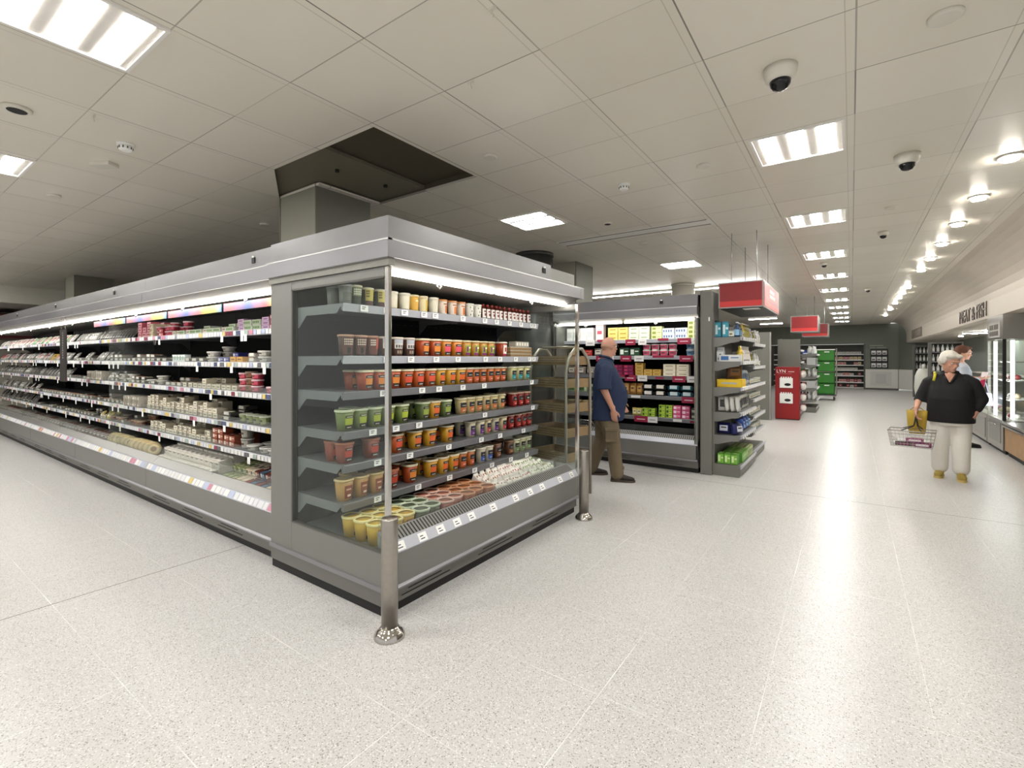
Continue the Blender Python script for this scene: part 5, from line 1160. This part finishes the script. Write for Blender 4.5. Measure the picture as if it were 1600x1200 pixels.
for i, z in enumerate((.531, .851, 1.151)):
    for j in range(4):
        for q in range(2):
            c, lb = MT[(i+j+q*2) % 4] if i else MT[3 if q == 0 else 0]
            b = MB(); b.box(-.07, .07, -.09, .09, 0, .012, cm('#d8d6d0', .3)); b.ell((0, 0, .05), (.055, .075, .045), cm(c, .35), n=12, h=8)
            tag(b.build('meat_pack', loc=(2.12+.2*j, 10.72+.28*q, z)), '%s, cabinet level %s, %s from left, %s row' % (lb, ['one', 'two', 'three'][i], nth(j+1), ['front', 'rear'][q]), 'food pack', 'packs in the glass cabinet')
t = thing('wooden_counter', 'counter with oak front and steel top at the right edge', 'counter', (1.94, 6.0, 0))
MB().box(0, 1.2, 0, 4.46, .08, .44, OAK).build('front', t); MB().box(.04, 1.2, 0, 4.46, 0, .08, BLACK).build('plinth', t)
b = MB(); b.box(-.03, 1.2, 0, 4.46, .44, .52, INOX); b.box(-.034, -.03, 0, 4.46, .47, .485, BLACK); b.build('worktop', t, bevel=.003)
t = thing('serve_over_counter', 'long low glass fronted counter receding beyond the tall cabinet', 'counter', (1.925, 11.58, 0))
b = MB(); b.box(0, 1.0, 0, 6.6, .06, .53, INOX); b.build('base', t, bevel=.005); MB().box(.04, 1, .02, 6.6, 0, .06, BLACK).build('plinth', t)
for j in range(6): MB().box(-.006, 0, .1+1.1*j, 1.05+1.1*j, .12, .46, mat('#8f8c86', .3, .7) if j != 1 else mat('#9aa868', .5)).build('panel', t)
MB().box(.0, .008, .02, 6.55, .53, 1.15, GLASS).build('front_glass', t); MB().box(0, .3, .02, 6.55, 1.15, 1.165, GLASS).build('top_glass', t); MB().box(.6, 1.0, .02, 6.6, .53, 1.15, INOX).build('rear_cabinet', t)
MB().box(.05, .6, .1, 6.5, .60, .615, TB).build('deck_light', t) if False else None
for j in range(12):
    b = MB(); b.box(-.16, .16, -.2, .2, 0, .03, cm('#c8c6c0', .3)); b.ell((0, 0, .06), (.12, .15, .05), cm(['#c8b896', '#9a5a4c', '#d8d2c4'][j % 3], .4), n=12, h=8)
    tag(b.build('food_tray', loc=(2.25, 11.95+.52*j, .532)), 'tray of food inside the low glass counter, %s from the near end' % nth(j+1), 'food tray', 'trays in the low glass counter')
def tallcab(x, y, w, label, k):
    t = thing('wall_cabinet', label, 'cabinet', (x, y, 0))
    MB().box(0, w, .4, .43, 0, 2.0, mat('#3c3f3c', .5)).build('back', t); MB().box(0, .05, 0, .4, 0, 2.0, CASE_D).build('side', t); MB().box(w-.05, w, 0, .4, 0, 2.0, CASE_D).build('side', t); MB().box(.05, w-.05, 0, .4, 1.95, 2.0, CASE_D).build('top', t); MB().box(.05, w-.05, 0, .4, 0, .5, CASE_D).build('plinth', t)
    for q, z in enumerate((.8, 1.1, 1.4, 1.7)):
        MB().box(.05, w-.05, .02, .4, z-.02, z, SHELF).build('shelf', t)
        n = int((w-.15)/.11)
        for j in range(n): E['whbot'][0].put((x+.1+.11*j, y+.12, z+.001), 0, 'white bottle, %s from the left, shelf %s of the %s cabinet' % (nth(j+1), nth(q+1), k), 'bottles in the far cabinets')
tallcab(1.98, 19.6, .78, 'dark open cabinet with white bottles beyond the low counter', 'nearer far')
tallcab(1.98, 24.2, .9, 'dark open cabinet farthest down the right side', 'farthest')
t = thing('white_bin', 'white curved display bin at the far right of the aisle', 'display bin', (2.05, 21.8, 0))
b = MB(); b.lathe([(.2, 0), (.26, .5), (.24, .9), (.14, 1.15)], cm('#d8d8d0', .4), 20); b.build('body', t); MB().lathe([(.05, 1.15), (.05, 1.3)], cm('#e2e2dc'), 12).build('neck', t)
# ---------------------------------------------------------------- bollards
def bollard(x, y, label):
    t = thing('bollard', label, 'bollard', (x, y, 0))
    MB().lathe([(.045, 0), (.045, .633), (.042, .64), (.004, .642)], STEEL, 40).build('post', t)
    MB().lathe([(.083, 0), (.083, .008), (.078, .022), (.064, .038), (.05, .05), (.0465, .06)], mat('#b8b4ae', .12, 1.0, .03, 10), 40).build('flange', t)
bollard(-2.035, 1.735, 'brushed steel bollard at the near corner of the corner fridge')
bollard(-2.045, 4.06, 'brushed steel bollard at the far corner of the corner fridge')
# wire rack of wooden trays behind the far glass
t = thing('merchandise_rack', 'tubular grey rack with wooden trays behind the far glass end', 'rack', (-2.62, 4.62, 0), R(-12))
b = MB(); TG = mat('#a39d92', .35, .6)
for x in (-.26, .26):
    b.tube([(x, -.2, .03), (x, -.2, 1.35), (x, -.16, 1.5), (x, -.06, 1.6), (x, .06, 1.6), (x, .16, 1.5), (x, .2, 1.35), (x, .2, .03)], .017, TG, 10)
b.tube([(-.26, -.2, .08), (.26, -.2, .08)], .014, TG, 8); b.tube([(-.26, .2, .08), (.26, .2, .08)], .014, TG, 8); b.tube([(-.26, 0, 1.62), (.26, 0, 1.62)], .014, TG, 8)
b.build('frame', t)
for z in (.42, .68, .94, 1.2, 1.44):
    b = MB(); b.box(-.24, .24, -.18, .18, z, z+.01, PLY); b.box(-.24, .24, -.19, -.18, z-.01, z+.085, PLY); b.box(-.24, .24, .18, .19, z-.01, z+.085, PLY); b.box(-.25, -.24, -.19, .19, z-.01, z+.085, PLY); b.box(.24, .25, -.19, .19, z-.01, z+.085, PLY)
    for q in range(3): b.box(-.241, .241, -.1915, -.19, z+.01+.025*q, z+.014+.025*q, BLACK)
    b.build('tray', t)

# wire basket standing in the left end of the dairy fridge well
t = thing('wire_basket', 'chrome wire basket in the dairy fridge well left of the man', 'basket', (-3.42, 6.78, .36))
b = MB()
for q in range(7): b.tube([(-.26, -.14+.047*q, .12), (-.22, -.12+.04*q, 0), (.22, -.12+.04*q, 0), (.26, -.14+.047*q, .12)], .003, CHROME, 6)
for z, k in ((0, .85), (.06, .93), (.12, 1.0)): b.tube([(-.26*k, -.14*k, z), (.26*k, -.14*k, z), (.26*k, .14*k, z), (-.26*k, .14*k, z), (-.26*k, -.14*k, z)], .004, CHROME, 6)
b.build('wires', t)
b = MB(); b.tube([(-.26, -.14, .12), (-.2, -.15, .2), (.2, -.15, .2), (.26, -.14, .12)], .006, CHROME, 8); b.build('handle', t)
# ================================================================ people
SKIN = mat('#c08e78', .5, 0, .06, 30, .1, name='skin'); SKINW = mat('#c9967e', .5, 0, .06, 30, name='skin_pale')
def loft(b, secs, m, n=28, sq=.85):
    rs = []
    for z, cx, cy, rx, ry in secs:
        ring = []
        for j in range(n):
            a = 2*math.pi*j/n; ca, sa = math.cos(a), math.sin(a); e = sq; w = (abs(ca)**(2/e)+abs(sa)**(2/e))**(-e/2)
            ring.append((cx+rx*ca*w, cy+ry*sa*w, z))
        rs.append(ring)
    b.rings(rs, m)
def hand(b, wrist, d, nrm, side, curl, m, s=1.0):
    # d: direction of the fingers, nrm: palm normal (where the fingers curl to), side: direction of the thumb
    w = Vector(wrist); d = Vector(d).normalized(); nrm = (Vector(nrm)-d*Vector(nrm).dot(d)).normalized(); sd = Vector(side); sd = (sd-d*sd.dot(d)-nrm*sd.dot(nrm)).normalized()
    Mx = Matrix((sd, nrm, d)).transposed()
    b.ell(w+d*.045*s, (.042*s, .017*s, .055*s), m, Mx)
    b.limb([w-d*.03, w+d*.02*s], [.026*s, .024*s], m, 10)
    for k, (off, L) in enumerate([(.030, .074), (.010, .082), (-.010, .077), (-.029, .060)]):
        p = w+d*.082*s+sd*off*s; pts = [p-d*.02*s, p]; dd = d; 
        for seg, fr in enumerate((.42, .33, .25)):
            ang = curl*(1+.15*k)*(.7 if seg == 0 else 1.0)
            dd = (dd*math.cos(ang)+nrm*math.sin(ang)).normalized()
            nn = (nrm-dd*nrm.dot(dd)); p = p+dd*L*fr*s; pts.append(p)
            if nn.length > .05: nrm2 = nn.normalized()
        b.limb(pts, [.0095*s, .0095*s, .009*s, .0082*s, .0072*s], m, 8)
    tb = w+d*.025*s+sd*.034*s
    b.limb([tb-sd*.014*s, tb+sd*.014*s+d*.02*s+nrm*.008*s, tb+sd*.024*s+d*.045*s+nrm*.016*s, tb+sd*.022*s+d*.066*s+nrm*.026*s], [.013*s, .0115*s, .0105*s, .0085*s], m, 8)
def headparts(t, c, M, skin, bald=True):
    # head mesh pieces in a frame facing +y, turned by M about c; returns a function placing a point
    c = Vector(c)
    return lambda p: c+M @ Vector(p)
def head(b, c, M, m):
    P = headparts(None, c, M, m)
    b.ell(P((0, -.008, .02)), (.077, .098, .100), m, M, 20, 14)
    b.ell(P((0, .028, -.045)), (.058, .066, .070), m, M, 16, 10)
    b.ell(P((0, .078, -.088)), (.026, .022, .020), m, M)
    b.limb([P((0, .088, .012)), P((0, .108, -.022))], [.010, .014], m, 8)
    b.ell(P((0, .090, .036)), (.05, .014, .012), m, M)
    b.ell(P((0, .092, -.055)), (.024, .012, .012), m, M)
    for s in (-1, 1):
        b.ell(P((s*.078, -.006, -.005)), (.009, .018, .032), m, M, 12, 8); b.ell(P((s*.04, .062, -.022)), (.025, .022, .022), m, M)
    return P
def face(t, P, M, glasses=None, lips='#9a5a50'):
    for s in (-1, 1):
        b = MB(); b.ell(P((s*.031, .080, .012)), (.013, .010, .009), WHITE, M, 12, 8); b.ell(P((s*.031, .088, .012)), (.0055, .004, .0055), BLACK, M, 8, 6); b.build('eye', t)
        b = MB(); b.limb([P((s*.018, .094, .034)), P((s*.033, .094, .039)), P((s*.048, .083, .034))], [.0035, .004, .003], mat('#8a7a68', .8), 6); b.build('eyebrow', t)
    b = MB(); b.limb([P((-.022, .099, -.056)), P((0, .105, -.054)), P((.022, .099, -.056))], [.003, .0045, .003], mat(lips, .5), 6); b.build('mouth', t)
    if glasses:
        g = MB()
        for s in (-1, 1):
            g.tube([P((s*.031+.021*math.cos(a), .105, .012+.016*math.sin(a))) for a in [2*math.pi*j/14 for j in range(15)]], .0018, glasses, 6)
            g.tube([P((s*.052, .104, .016)), P((s*.08, .06, .018)), P((s*.084, -.01, .012))], .0018, glasses, 6)
        g.tube([P((-.010, .106, .014)), P((.010, .106, .014))], .0018, glasses, 6); g.build('glasses', t)
def shoe(t, x, y, ang, m, sole, z=0.0, L=.29, name='shoe'):
    b = MB(); ca, sa = math.cos(ang), math.sin(ang)
    def Q(p): return (x+p[0]*ca-p[1]*sa, y+p[0]*sa+p[1]*ca, z+p[2])
    rs = []
    for yy, w, h in ((-.09, .022, .05), (-.075, .036, .075), (-.03, .040, .088), (.02, .041, .082), (.07, .045, .062), (.12, .046, .048), (.165, .038, .038), (.19, .018, .026)):
        rs.append([Q((w*math.cos(a), yy*L/.29, .022+max(-.006, h*.5+h*.5*math.sin(a)) if math.sin(a) > -.9 else .018)) for a in [2*math.pi*j/16 for j in range(16)]])
    b.rings(rs, m); o = b.build(name, t)
    s = MB(); pr = [(-.095, .02), (-.085, .034), (-.03, .036), (.03, .037), (.09, .046), (.14, .044), (.18, .03), (.2, .008)]
    pts = [(w, y_*L/.29) for y_, w in pr]+[(-w, y_*L/.29) for y_, w in reversed(pr)]
    lo = [Q((a, c, 0)) for a, c in pts]; hi = [Q((a, c, .026)) for a, c in pts]; s.rings([lo, hi], sole, smooth=False); s.build('sole', o)
def Rz(a): return Matrix.Rotation(R(a), 3, 'Z')
def Rx(a): return Matrix.Rotation(R(a), 3, 'X')
def Ry(a): return Matrix.Rotation(R(a), 3, 'Y')

# ---- man in the blue shirt; local frame: +y is the way he walks, +x his right hand side... seen from behind right
man = thing('person', 'bald man in dark blue shirt and olive cargo trousers walking past the dairy fridge', 'person', (-2.51, 5.61, 0), R(-62))
b = MB(); HM = Rz(26) @ Rx(-4); hc = (0.0, .03, 1.645)
P = head(b, hc, HM, SKIN)
b.limb([(0, -.02, 1.42), (0, 0, 1.50), P((0, -.015, -.05))], [.078, .068, .064], SKIN)
# torso core, arms, legs: one continuous surface
loft(b, [(.80, 0, 0, .17, .13), (1.0, 0, .03, .18, .15), (1.2, 0, .02, .18, .14), (1.38, 0, -.01, .17, .10), (1.45, 0, -.01, .08, .07)], SKIN)
b.limb([(.17, -.02, 1.40), (.235, -.03, 1.36), (.275, -.05, 1.13), (.27, .05, .90)], [.05, .055, .046, .030], SKIN)
b.limb([(-.17, -.02, 1.40), (-.235, -.02, 1.36), (-.27, .04, 1.12), (-.22, .18, .95)], [.05, .055, .046, .030], SKIN)
hand(b, (.268, .06, .885), (.0, .10, -1), (-1, .35, 0), (-.1, 1, 0), .34, SKIN, 1.05)
hand(b, (-.215, .19, .94), (.1, .5, -1), (1, .1, .1), (.1, 1, .3), .3, SKIN, 1.05)
LGS = {1: [(.10, 0, .86), (.13, .06, .5), (.16, .12, .11)], -1: [(-.10, 0, .86), (-.13, -.05, .5), (-.15, -.16, .11)]}
for s in (1, -1): b.limb(LGS[s], [.085, .06, .04], SKIN)
b.build('body', man, remesh=.0075, smooth_n=4)
face(man, P, HM, mat('#2a2a2c', .4))
HAIRG = mat('#8d8078', .9, 0, .1, 60)
b = MB(); b.ell(P((0, -.022, .004)), (.0785, .0865, .05), mat('#b58c76', .8, 0, .1, 60), HM, 20, 10); b.build('stubble', man, remesh=.006, smooth_n=1)
SHIRT = mat('#1a2a49', .8, 0, .12, 40, .3, name='navy_cotton')
b = MB()
loft(b, [(.735, 0, .01, .212, .192), (.75, 0, .01, .218, .20), (.85, 0, .025, .214, .20), (.98, 0, .05, .212, .206), (1.1, 0, .05, .214, .205), (1.22, 0, .02, .214, .175), (1.34, 0, -.01, .205, .145), (1.42, 0, -.02, .165, .115), (1.475, 0, -.015, .095, .088), (1.50, 0, -.005, .078, .080)], SHIRT, 32)
b.limb([(.16, -.02, 1.40), (.225, -.03, 1.355), (.275, -.048, 1.20)], [.075, .082, .083], SHIRT); b.tube([(.275, -.048, 1.2), (.285, -.045, 1.125)], [.083, .088], SHIRT, 18)
b.limb([(-.16, -.02, 1.40), (-.225, -.02, 1.355), (-.262, .025, 1.20)], [.075, .082, .083], SHIRT); b.tube([(-.262, .025, 1.2), (-.27, .04, 1.125)], [.083, .088], SHIRT, 18)
for j in range(5): b.limb([(.1-.05*j, -.17+.005*j, 1.25-.06*j), (.12-.05*j, -.17, .95-.02*j)], [.010, .012], SHIRT, 6)
sh = b.build('shirt', man, remesh=.009, smooth_n=4)
b = MB(); b.limb([(-.07, .02, 1.515), (-.06, -.06, 1.53), (0, -.085, 1.535), (.06, -.06, 1.53), (.075, .02, 1.51), (.05, .075, 1.475)], [.014, .016, .016, .016, .016, .012], SHIRT, 8); b.build('collar', sh)
TRS = mat('#6a5d48', .85, 0, .12, 30, .3, name='olive_twill')
b = MB()
loft(b, [(.70, 0, .0, .18, .145), (.82, 0, .0, .185, .15), (.95, 0, .01, .18, .15)], TRS)
b.limb([(.09, .0, .76), (.12, .035, .64), (.135, .075, .47), (.15, .09, .28), (.165, .115, .10)], [.118, .115, .088, .083, .082], TRS, 18)
b.limb([(-.09, .0, .76), (-.115, -.03, .64), (-.13, -.05, .47), (-.14, -.12, .28), (-.155, -.18, .10)], [.118, .115, .088, .083, .080], TRS, 18)
b.limb([(.17, .03, .42), (.16, .13, .40)], [.035, .03], TRS, 8); b.limb([(.20, .06, .17), (.13, .18, .16)], [.03, .028], TRS, 8); b.limb([(-.10, -.12, .17), (-.18, -.1, .16)], [.03, .028], TRS, 8)
tr = b.build('trousers', man, remesh=.009, smooth_n=4)
b = MB(); b.box(.222, .246, -.03, .11, .49, .64, TRS); b.box(.222, .252, -.035, .115, .62, .66, TRS); b.build('cargo_pocket', tr, bevel=.006)
DS = mat('#2a211d', .6); SL = mat('#4a4038', .7)
shoe(man, .165, .13, R(-6), DS, SL); shoe(man, -.155, -.17, R(4), DS, SL)

# ---- woman with the basket
W1 = thing('person', 'white haired woman in black shirt and white trousers carrying a wire basket', 'person', (1.02, 8.12, 0), R(170))
b = MB(); HM = Rz(38) @ Rx(-26); hc = (0.0, .07, 1.455)
HM = Rz(40) @ Rx(-22)
P = head(b, hc, HM, SKINW)
b.limb([(0, -.0, 1.22), (0, .02, 1.32), P((0, -.02, -.05))], [.07, .058, .055], SKINW)
loft(b, [(.72, 0, 0, .17, .13), (.95, 0, .01, .18, .15), (1.15, 0, 0, .17, .13), (1.27, 0, 0, .13, .08), (1.32, 0, .01, .07, .06)], SKINW)
b.limb([(.17, 0, 1.24), (.23, 0, 1.19), (.30, .0, .98), (.315, .18, .855)], [.05, .05, .042, .026], SKINW)
b.limb([(-.17, 0, 1.24), (-.21, 0, 1.19), (-.285, -.02, .99), (-.225, .03, .83)], [.05, .05, .042, .026], SKINW)
hand(b, (.315, .20, .84), (.0, .12, -1), (-1, 0, 0), (0, 1, 0), .75, SKINW, .95)
hand(b, (-.225, .04, .82), (.25, .2, -1), (1, 0, 0), (0, 1, .1), .4, SKINW, .95)
for s in (1, -1): b.limb([(.09*s, 0, .78), (.11*s, .03 if s > 0 else -.01, .44), (.115*s, .0 if s > 0 else .03, .09)], [.075, .055, .036], SKINW)
b.build('body', W1, remesh=.0075, smooth_n=3)
face(W1, P, HM, None, '#a85a58')
b = MB(); WH = mat('#cfcac0', .8, 0, .14, 45, .5, name='white_hair')
b.ell(P((0, -.03, .055)), (.093, .105, .085), WH, HM, 20, 12); b.ell(P((0, -.075, -.005)), (.084, .06, .085), WH, HM); b.ell(P((.04, .04, .09)), (.05, .045, .028), WH, HM); b.ell(P((-.04, .04, .09)), (.05, .045, .028), WH, HM)
for s in (-1, 1): b.ell(P((s*.078, -.01, .03)), (.024, .05, .06), WH, HM)
b.build('hair', W1, remesh=.007, smooth_n=2)
BS = mat('#0b0b0e', .8, 0, .2, 40, .3, name='black_cotton')
b = MB()
loft(b, [(.70, 0, .0, .225, .175), (.715, 0, 0, .232, .185), (.85, 0, .01, .228, .195), (1.0, 0, .02, .22, .2), (1.12, 0, .01, .212, .175), (1.2, 0, 0, .195, .135), (1.27, 0, .0, .14, .095), (1.33, 0, .01, .078, .07)], BS, 32)
b.limb([(.14, 0, 1.24), (.205, 0, 1.19), (.27, 0, 1.02)], [.068, .072, .07], BS); b.tube([(.27, 0, 1.02), (.285, .01, .94)], [.07, .076], BS, 18)
b.limb([(-.14, 0, 1.24), (-.205, 0, 1.19), (-.28, -.02, 1.0), (-.24, .01, .89)], [.068, .072, .068, .055], BS)
s1 = b.build('shirt', W1, remesh=.009, smooth_n=4)
b = MB(); b.limb([(-.07, .06, 1.33), (-.05, .10, 1.275), (-.012, .15, 1.2)], [.012, .013, .01], BS, 8); b.limb([(.07, .06, 1.33), (.05, .10, 1.275), (.012, .15, 1.2)], [.012, .013, .01], BS, 8); b.limb([(-.07, .06, 1.33), (0, -.07, 1.35), (.07, .06, 1.33)], [.015, .016, .015], BS, 8); b.build('collar', s1)
b = MB(); b.limb([(-.035, .08, 1.30), (0, .135, 1.215), (.035, .08, 1.30)], [.018, .01, .018], SKINW, 8); b.ell((0, .085, 1.28), (.035, .03, .05), SKINW); b.build('neckline', W1)
WT_ = mat('#dedad2', .8, 0, .05, 30, .3, name='white_cotton')
b = MB(); loft(b, [(.66, 0, 0, .2, .15), (.8, 0, 0, .2, .16)], WT_)
b.limb([(.095, 0, .72), (.098, .02, .55), (.10, .01, .30), (.10, .0, .13)], [.112, .10, .088, .084], WT_, 18); b.limb([(-.095, 0, .72), (-.098, .0, .55), (-.10, .03, .30), (-.10, .05, .13)], [.112, .10, .088, .084], WT_, 18)
b.build('trousers', W1, remesh=.009, smooth_n=4)
YS_ = mat('#a08a3c', .6); YL = mat('#c8b06a', .6)
shoe(W1, .10, .0, R(-4), YS_, YL, L=.25); shoe(W1, -.10, .08, R(8), YS_, YL, L=.25)
b = MB(); b.tube([(.14, .09, 1.30), (.15, .13, 1.22)], .014, mat('#c2b82c', .6), 8); b.tube([(.15, .0, 1.32), (.14, .09, 1.30)], .014, mat('#c2b82c', .6), 8); b.build('bag_strap', W1, 'yellow bag strap on the shoulder')
def at(o, p):
    M = Matrix.Rotation(o.rotation_euler[2], 4, 'Z'); return o.location + (M @ Vector(p))
# basket hanging from her hand
B0 = at(W1, (.34, .36, .40)); WIRE = mat('#b0aca6', .3, .8)
t = thing('shopping_basket', 'wire shopping basket with black handle in the white haired woman\'s hand', 'basket', B0, R(172))
b = MB(); L, Wd, Hh = .23, .15, .22
def loop(z, k): return [(-L*k, -Wd*k, z), (L*k, -Wd*k, z), (L*k, Wd*k, z), (-L*k, Wd*k, z), (-L*k, -Wd*k, z)]
for z in (0, .04, .08, .12, .16, .2): b.tube(loop(z, .86+.14*z/.2), .002, WIRE, 5)
for j in range(13):
    x = -L+2*L*j/12; b.tube([(x, -Wd, .2), (x*.86, -Wd*.86, 0), (x*.86, Wd*.86, 0), (x, Wd, .2)], .0016, WIRE, 5)
for j in range(9):
    y = -Wd+2*Wd*j/8; b.tube([(-L, y, .2), (-L*.86, y*.86, 0), (L*.86, y*.86, 0), (L, y, .2)], .0016, WIRE, 5)
b.tube(loop(.2, 1.0), .005, WIRE, 6); b.build('wire_body', t)
hx, hy, hz = (Matrix.Rotation(-R(172), 4, 'Z') @ (at(W1, (.315, .215, .76))-B0)).to_tuple()
b = MB()
for s in (-1, 1): b.tube([(-.10*s, -Wd, .2), (hx-.02*s, hy-.05, hz-.12), (hx, hy-.045, hz), (hx, hy+.045, hz), (hx+.02*s, hy+.05, hz-.12), (.10*s, Wd, .2)], .006, BLACK, 8)
b.build('handle', t, 'black handle')
for j, (x, y, z, c, c2, lb) in enumerate([(-.10, 0, .004, '#7a1c5a', '#e8e0e6', 'purple and white pack at the bottom right of the shopping basket'), (.08, .0, .004, '#4a4440', '#7a2c5a', 'dark and purple pack at the bottom left of the shopping basket'), (-.02, .0, .056, '#8c2c66', '#d8d0d4', 'purple pack lying on top in the shopping basket'), (.09, 0, .056, '#dcdad6', '#ffffff', 'white crumpled pack in the shopping basket')]):
    b = MB(); b.box(-.085, .085, -.06, .06, 0, .045, cm(c)); b.box(-.06, .06, -.0615, -.06, .01, .035, cm(c2)); b.box(-.06, .06, .06, .0615, .01, .035, cm(c2))
    q = at(t, (x, y, z)); o = b.build('food_pack', loc=q); o.rotation_euler[2] = R(172+5*j); tag(o, lb, 'pack')
Y0_ = at(W1, (.30, .27, .52))
t = thing('handbag', 'mustard yellow bag hanging in front of the woman\'s basket arm', 'bag', at(W1, (.315, .10, .53)), R(172))
YB = mat('#b3952c', .6, 0, .1, 12)
b = MB(); rs = []
for z, w, d in ((0, .08, .03), (.04, .088, .04), (.2, .1, .035), (.30, .105, .018)):
    rs.append([(w*math.cos(a)*(abs(math.cos(a))**-.3 if abs(math.cos(a)) > .2 else 1), d*math.sin(a), z) for a in [2*math.pi*j/20 for j in range(20)]])
b.rings(rs, YB); b.build('pouch', t); b = MB(); b.tube([(-.08, 0, .29), (-.04, .0, .33), (.04, 0, .33), (.08, 0, .29)], .006, YB, 6); b.build('handle', t)

# ---- second woman at the counter, seen from her left... facing right
W2 = thing('person', 'woman in pale grey top and dark jeans reading beside the meat counter', 'person', (1.52, 11.15, 0), R(-78))
b = MB(); HM = Rx(-14); hc = (0, .05, 1.595)
P = head(b, hc, HM, SKINW)
b.limb([(0, -.01, 1.36), (0, 0, 1.44), P((0, -.02, -.05))], [.065, .055, .052], SKINW)
loft(b, [(.82, 0, 0, .14, .11), (1.05, 0, 0, .13, .11), (1.25, 0, 0, .15, .11), (1.38, 0, 0, .12, .08), (1.44, 0, 0, .06, .06)], SKINW)
for s in (1, -1):
    b.limb([(.14*s, 0, 1.38), (.19*s, 0, 1.33), (.22*s, -.02, 1.08), (.14*s, .22, 1.16)], [.045, .046, .038, .025], SKINW)
    hand(b, (.14*s, .23, 1.165), (-.15*s, 1, .1), (0, -.2, 1), (-s, 0, .4), .5, SKINW, .9)
    b.limb([(.08*s, 0, .85), (.09*s, .02, .48), (.09*s, -.05+.1*s, .1)], [.07, .052, .035], SKINW)
b.build('body', W2, remesh=.0075, smooth_n=3); face(W2, P, HM, mat('#3a2a22', .4))
BH = mat('#5a3524', .8, 0, .2, 50, .4, name='brown_hair')
b = MB(); b.ell(P((0, -.03, .05)), (.088, .1, .08), BH, HM, 20, 12); b.ell(P((0, -.08, -.005)), (.078, .055, .08), BH, HM); b.ell(P((0, .05, .095)), (.06, .04, .026), BH, HM)
for s in (-1, 1): b.ell(P((s*.074, -.02, .03)), (.02, .045, .05), BH, HM)
b.build('hair', W2, remesh=.007, smooth_n=2)
GT = mat('#aeb2be', .8, 0, .08, 30, .3, name='grey_jersey'); b = MB()
loft(b, [(.86, 0, 0, .18, .145), (1.0, 0, 0, .17, .145), (1.15, 0, .005, .168, .145), (1.28, 0, 0, .182, .14), (1.37, 0, -.005, .155, .105), (1.43, 0, 0, .075, .07)], GT, 28)
for s in (1, -1): b.limb([(.12*s, 0, 1.37), (.185*s, 0, 1.33), (.222*s, -.02, 1.09), (.155*s, .17, 1.145)], [.062, .066, .056, .042], GT)
b.build('top', W2, remesh=.009, smooth_n=3)
JN = mat('#1a1c3a', .85, 0, .15, 40, name='navy_denim'); b = MB(); loft(b, [(.76, 0, 0, .165, .13), (.9, 0, 0, .165, .135)], JN)
for s in (1, -1): b.limb([(.085*s, 0, .82), (.095*s, .02, .5), (.09*s, -.05+.1*s, .14)], [.09, .066, .052], JN, 16)
b.build('jeans', W2, remesh=.009, smooth_n=3)
for s in (1, -1):
    b = MB(); b.limb([(.09*s, -.05+.1*s, .24), (.09*s, -.05+.1*s, .1)], [.06, .055], BLACK, 14); b.build('boot_shaft', W2); shoe(W2, .09*s, -.05+.1*s, R(-4), BLACK, BLACK, L=.28, name='boot')
t = thing('magazine', 'pink and white paper held by the woman in grey', 'paper', at(W2, (0, .30, 1.02)), R(-78))
b = MB(); b.prism([(-.02, 0), (.03, .25), (.034, .25), (-.016, 0)], -.1, .1, 'x', mat('#f2e6e6', .6)); b.prism([(-.028, 0), (-.005, .13), (-.001, .13), (-.024, 0)], -.1, .1, 'x', mat('#d8245c', .6)); b.build('sheet', t)
t = thing('handbag', 'pale lilac bag hanging from the arm of the woman in grey', 'bag', at(W2, (-.02, .30, .70)), R(-78))
b = MB(); b.prism([(-.13, 0), (.13, 0), (.11, .22), (-.11, .22)], -.05, .05, 'x', mat('#b0b2cc', .6)); b.build('body', t, bevel=.02); b = MB(); b.tube([(0, -.08, .22), (0, -.05, .38), (0, .05, .38), (0, .08, .22)], .007, mat('#9a9cb4', .6), 8); b.build('handle', t)
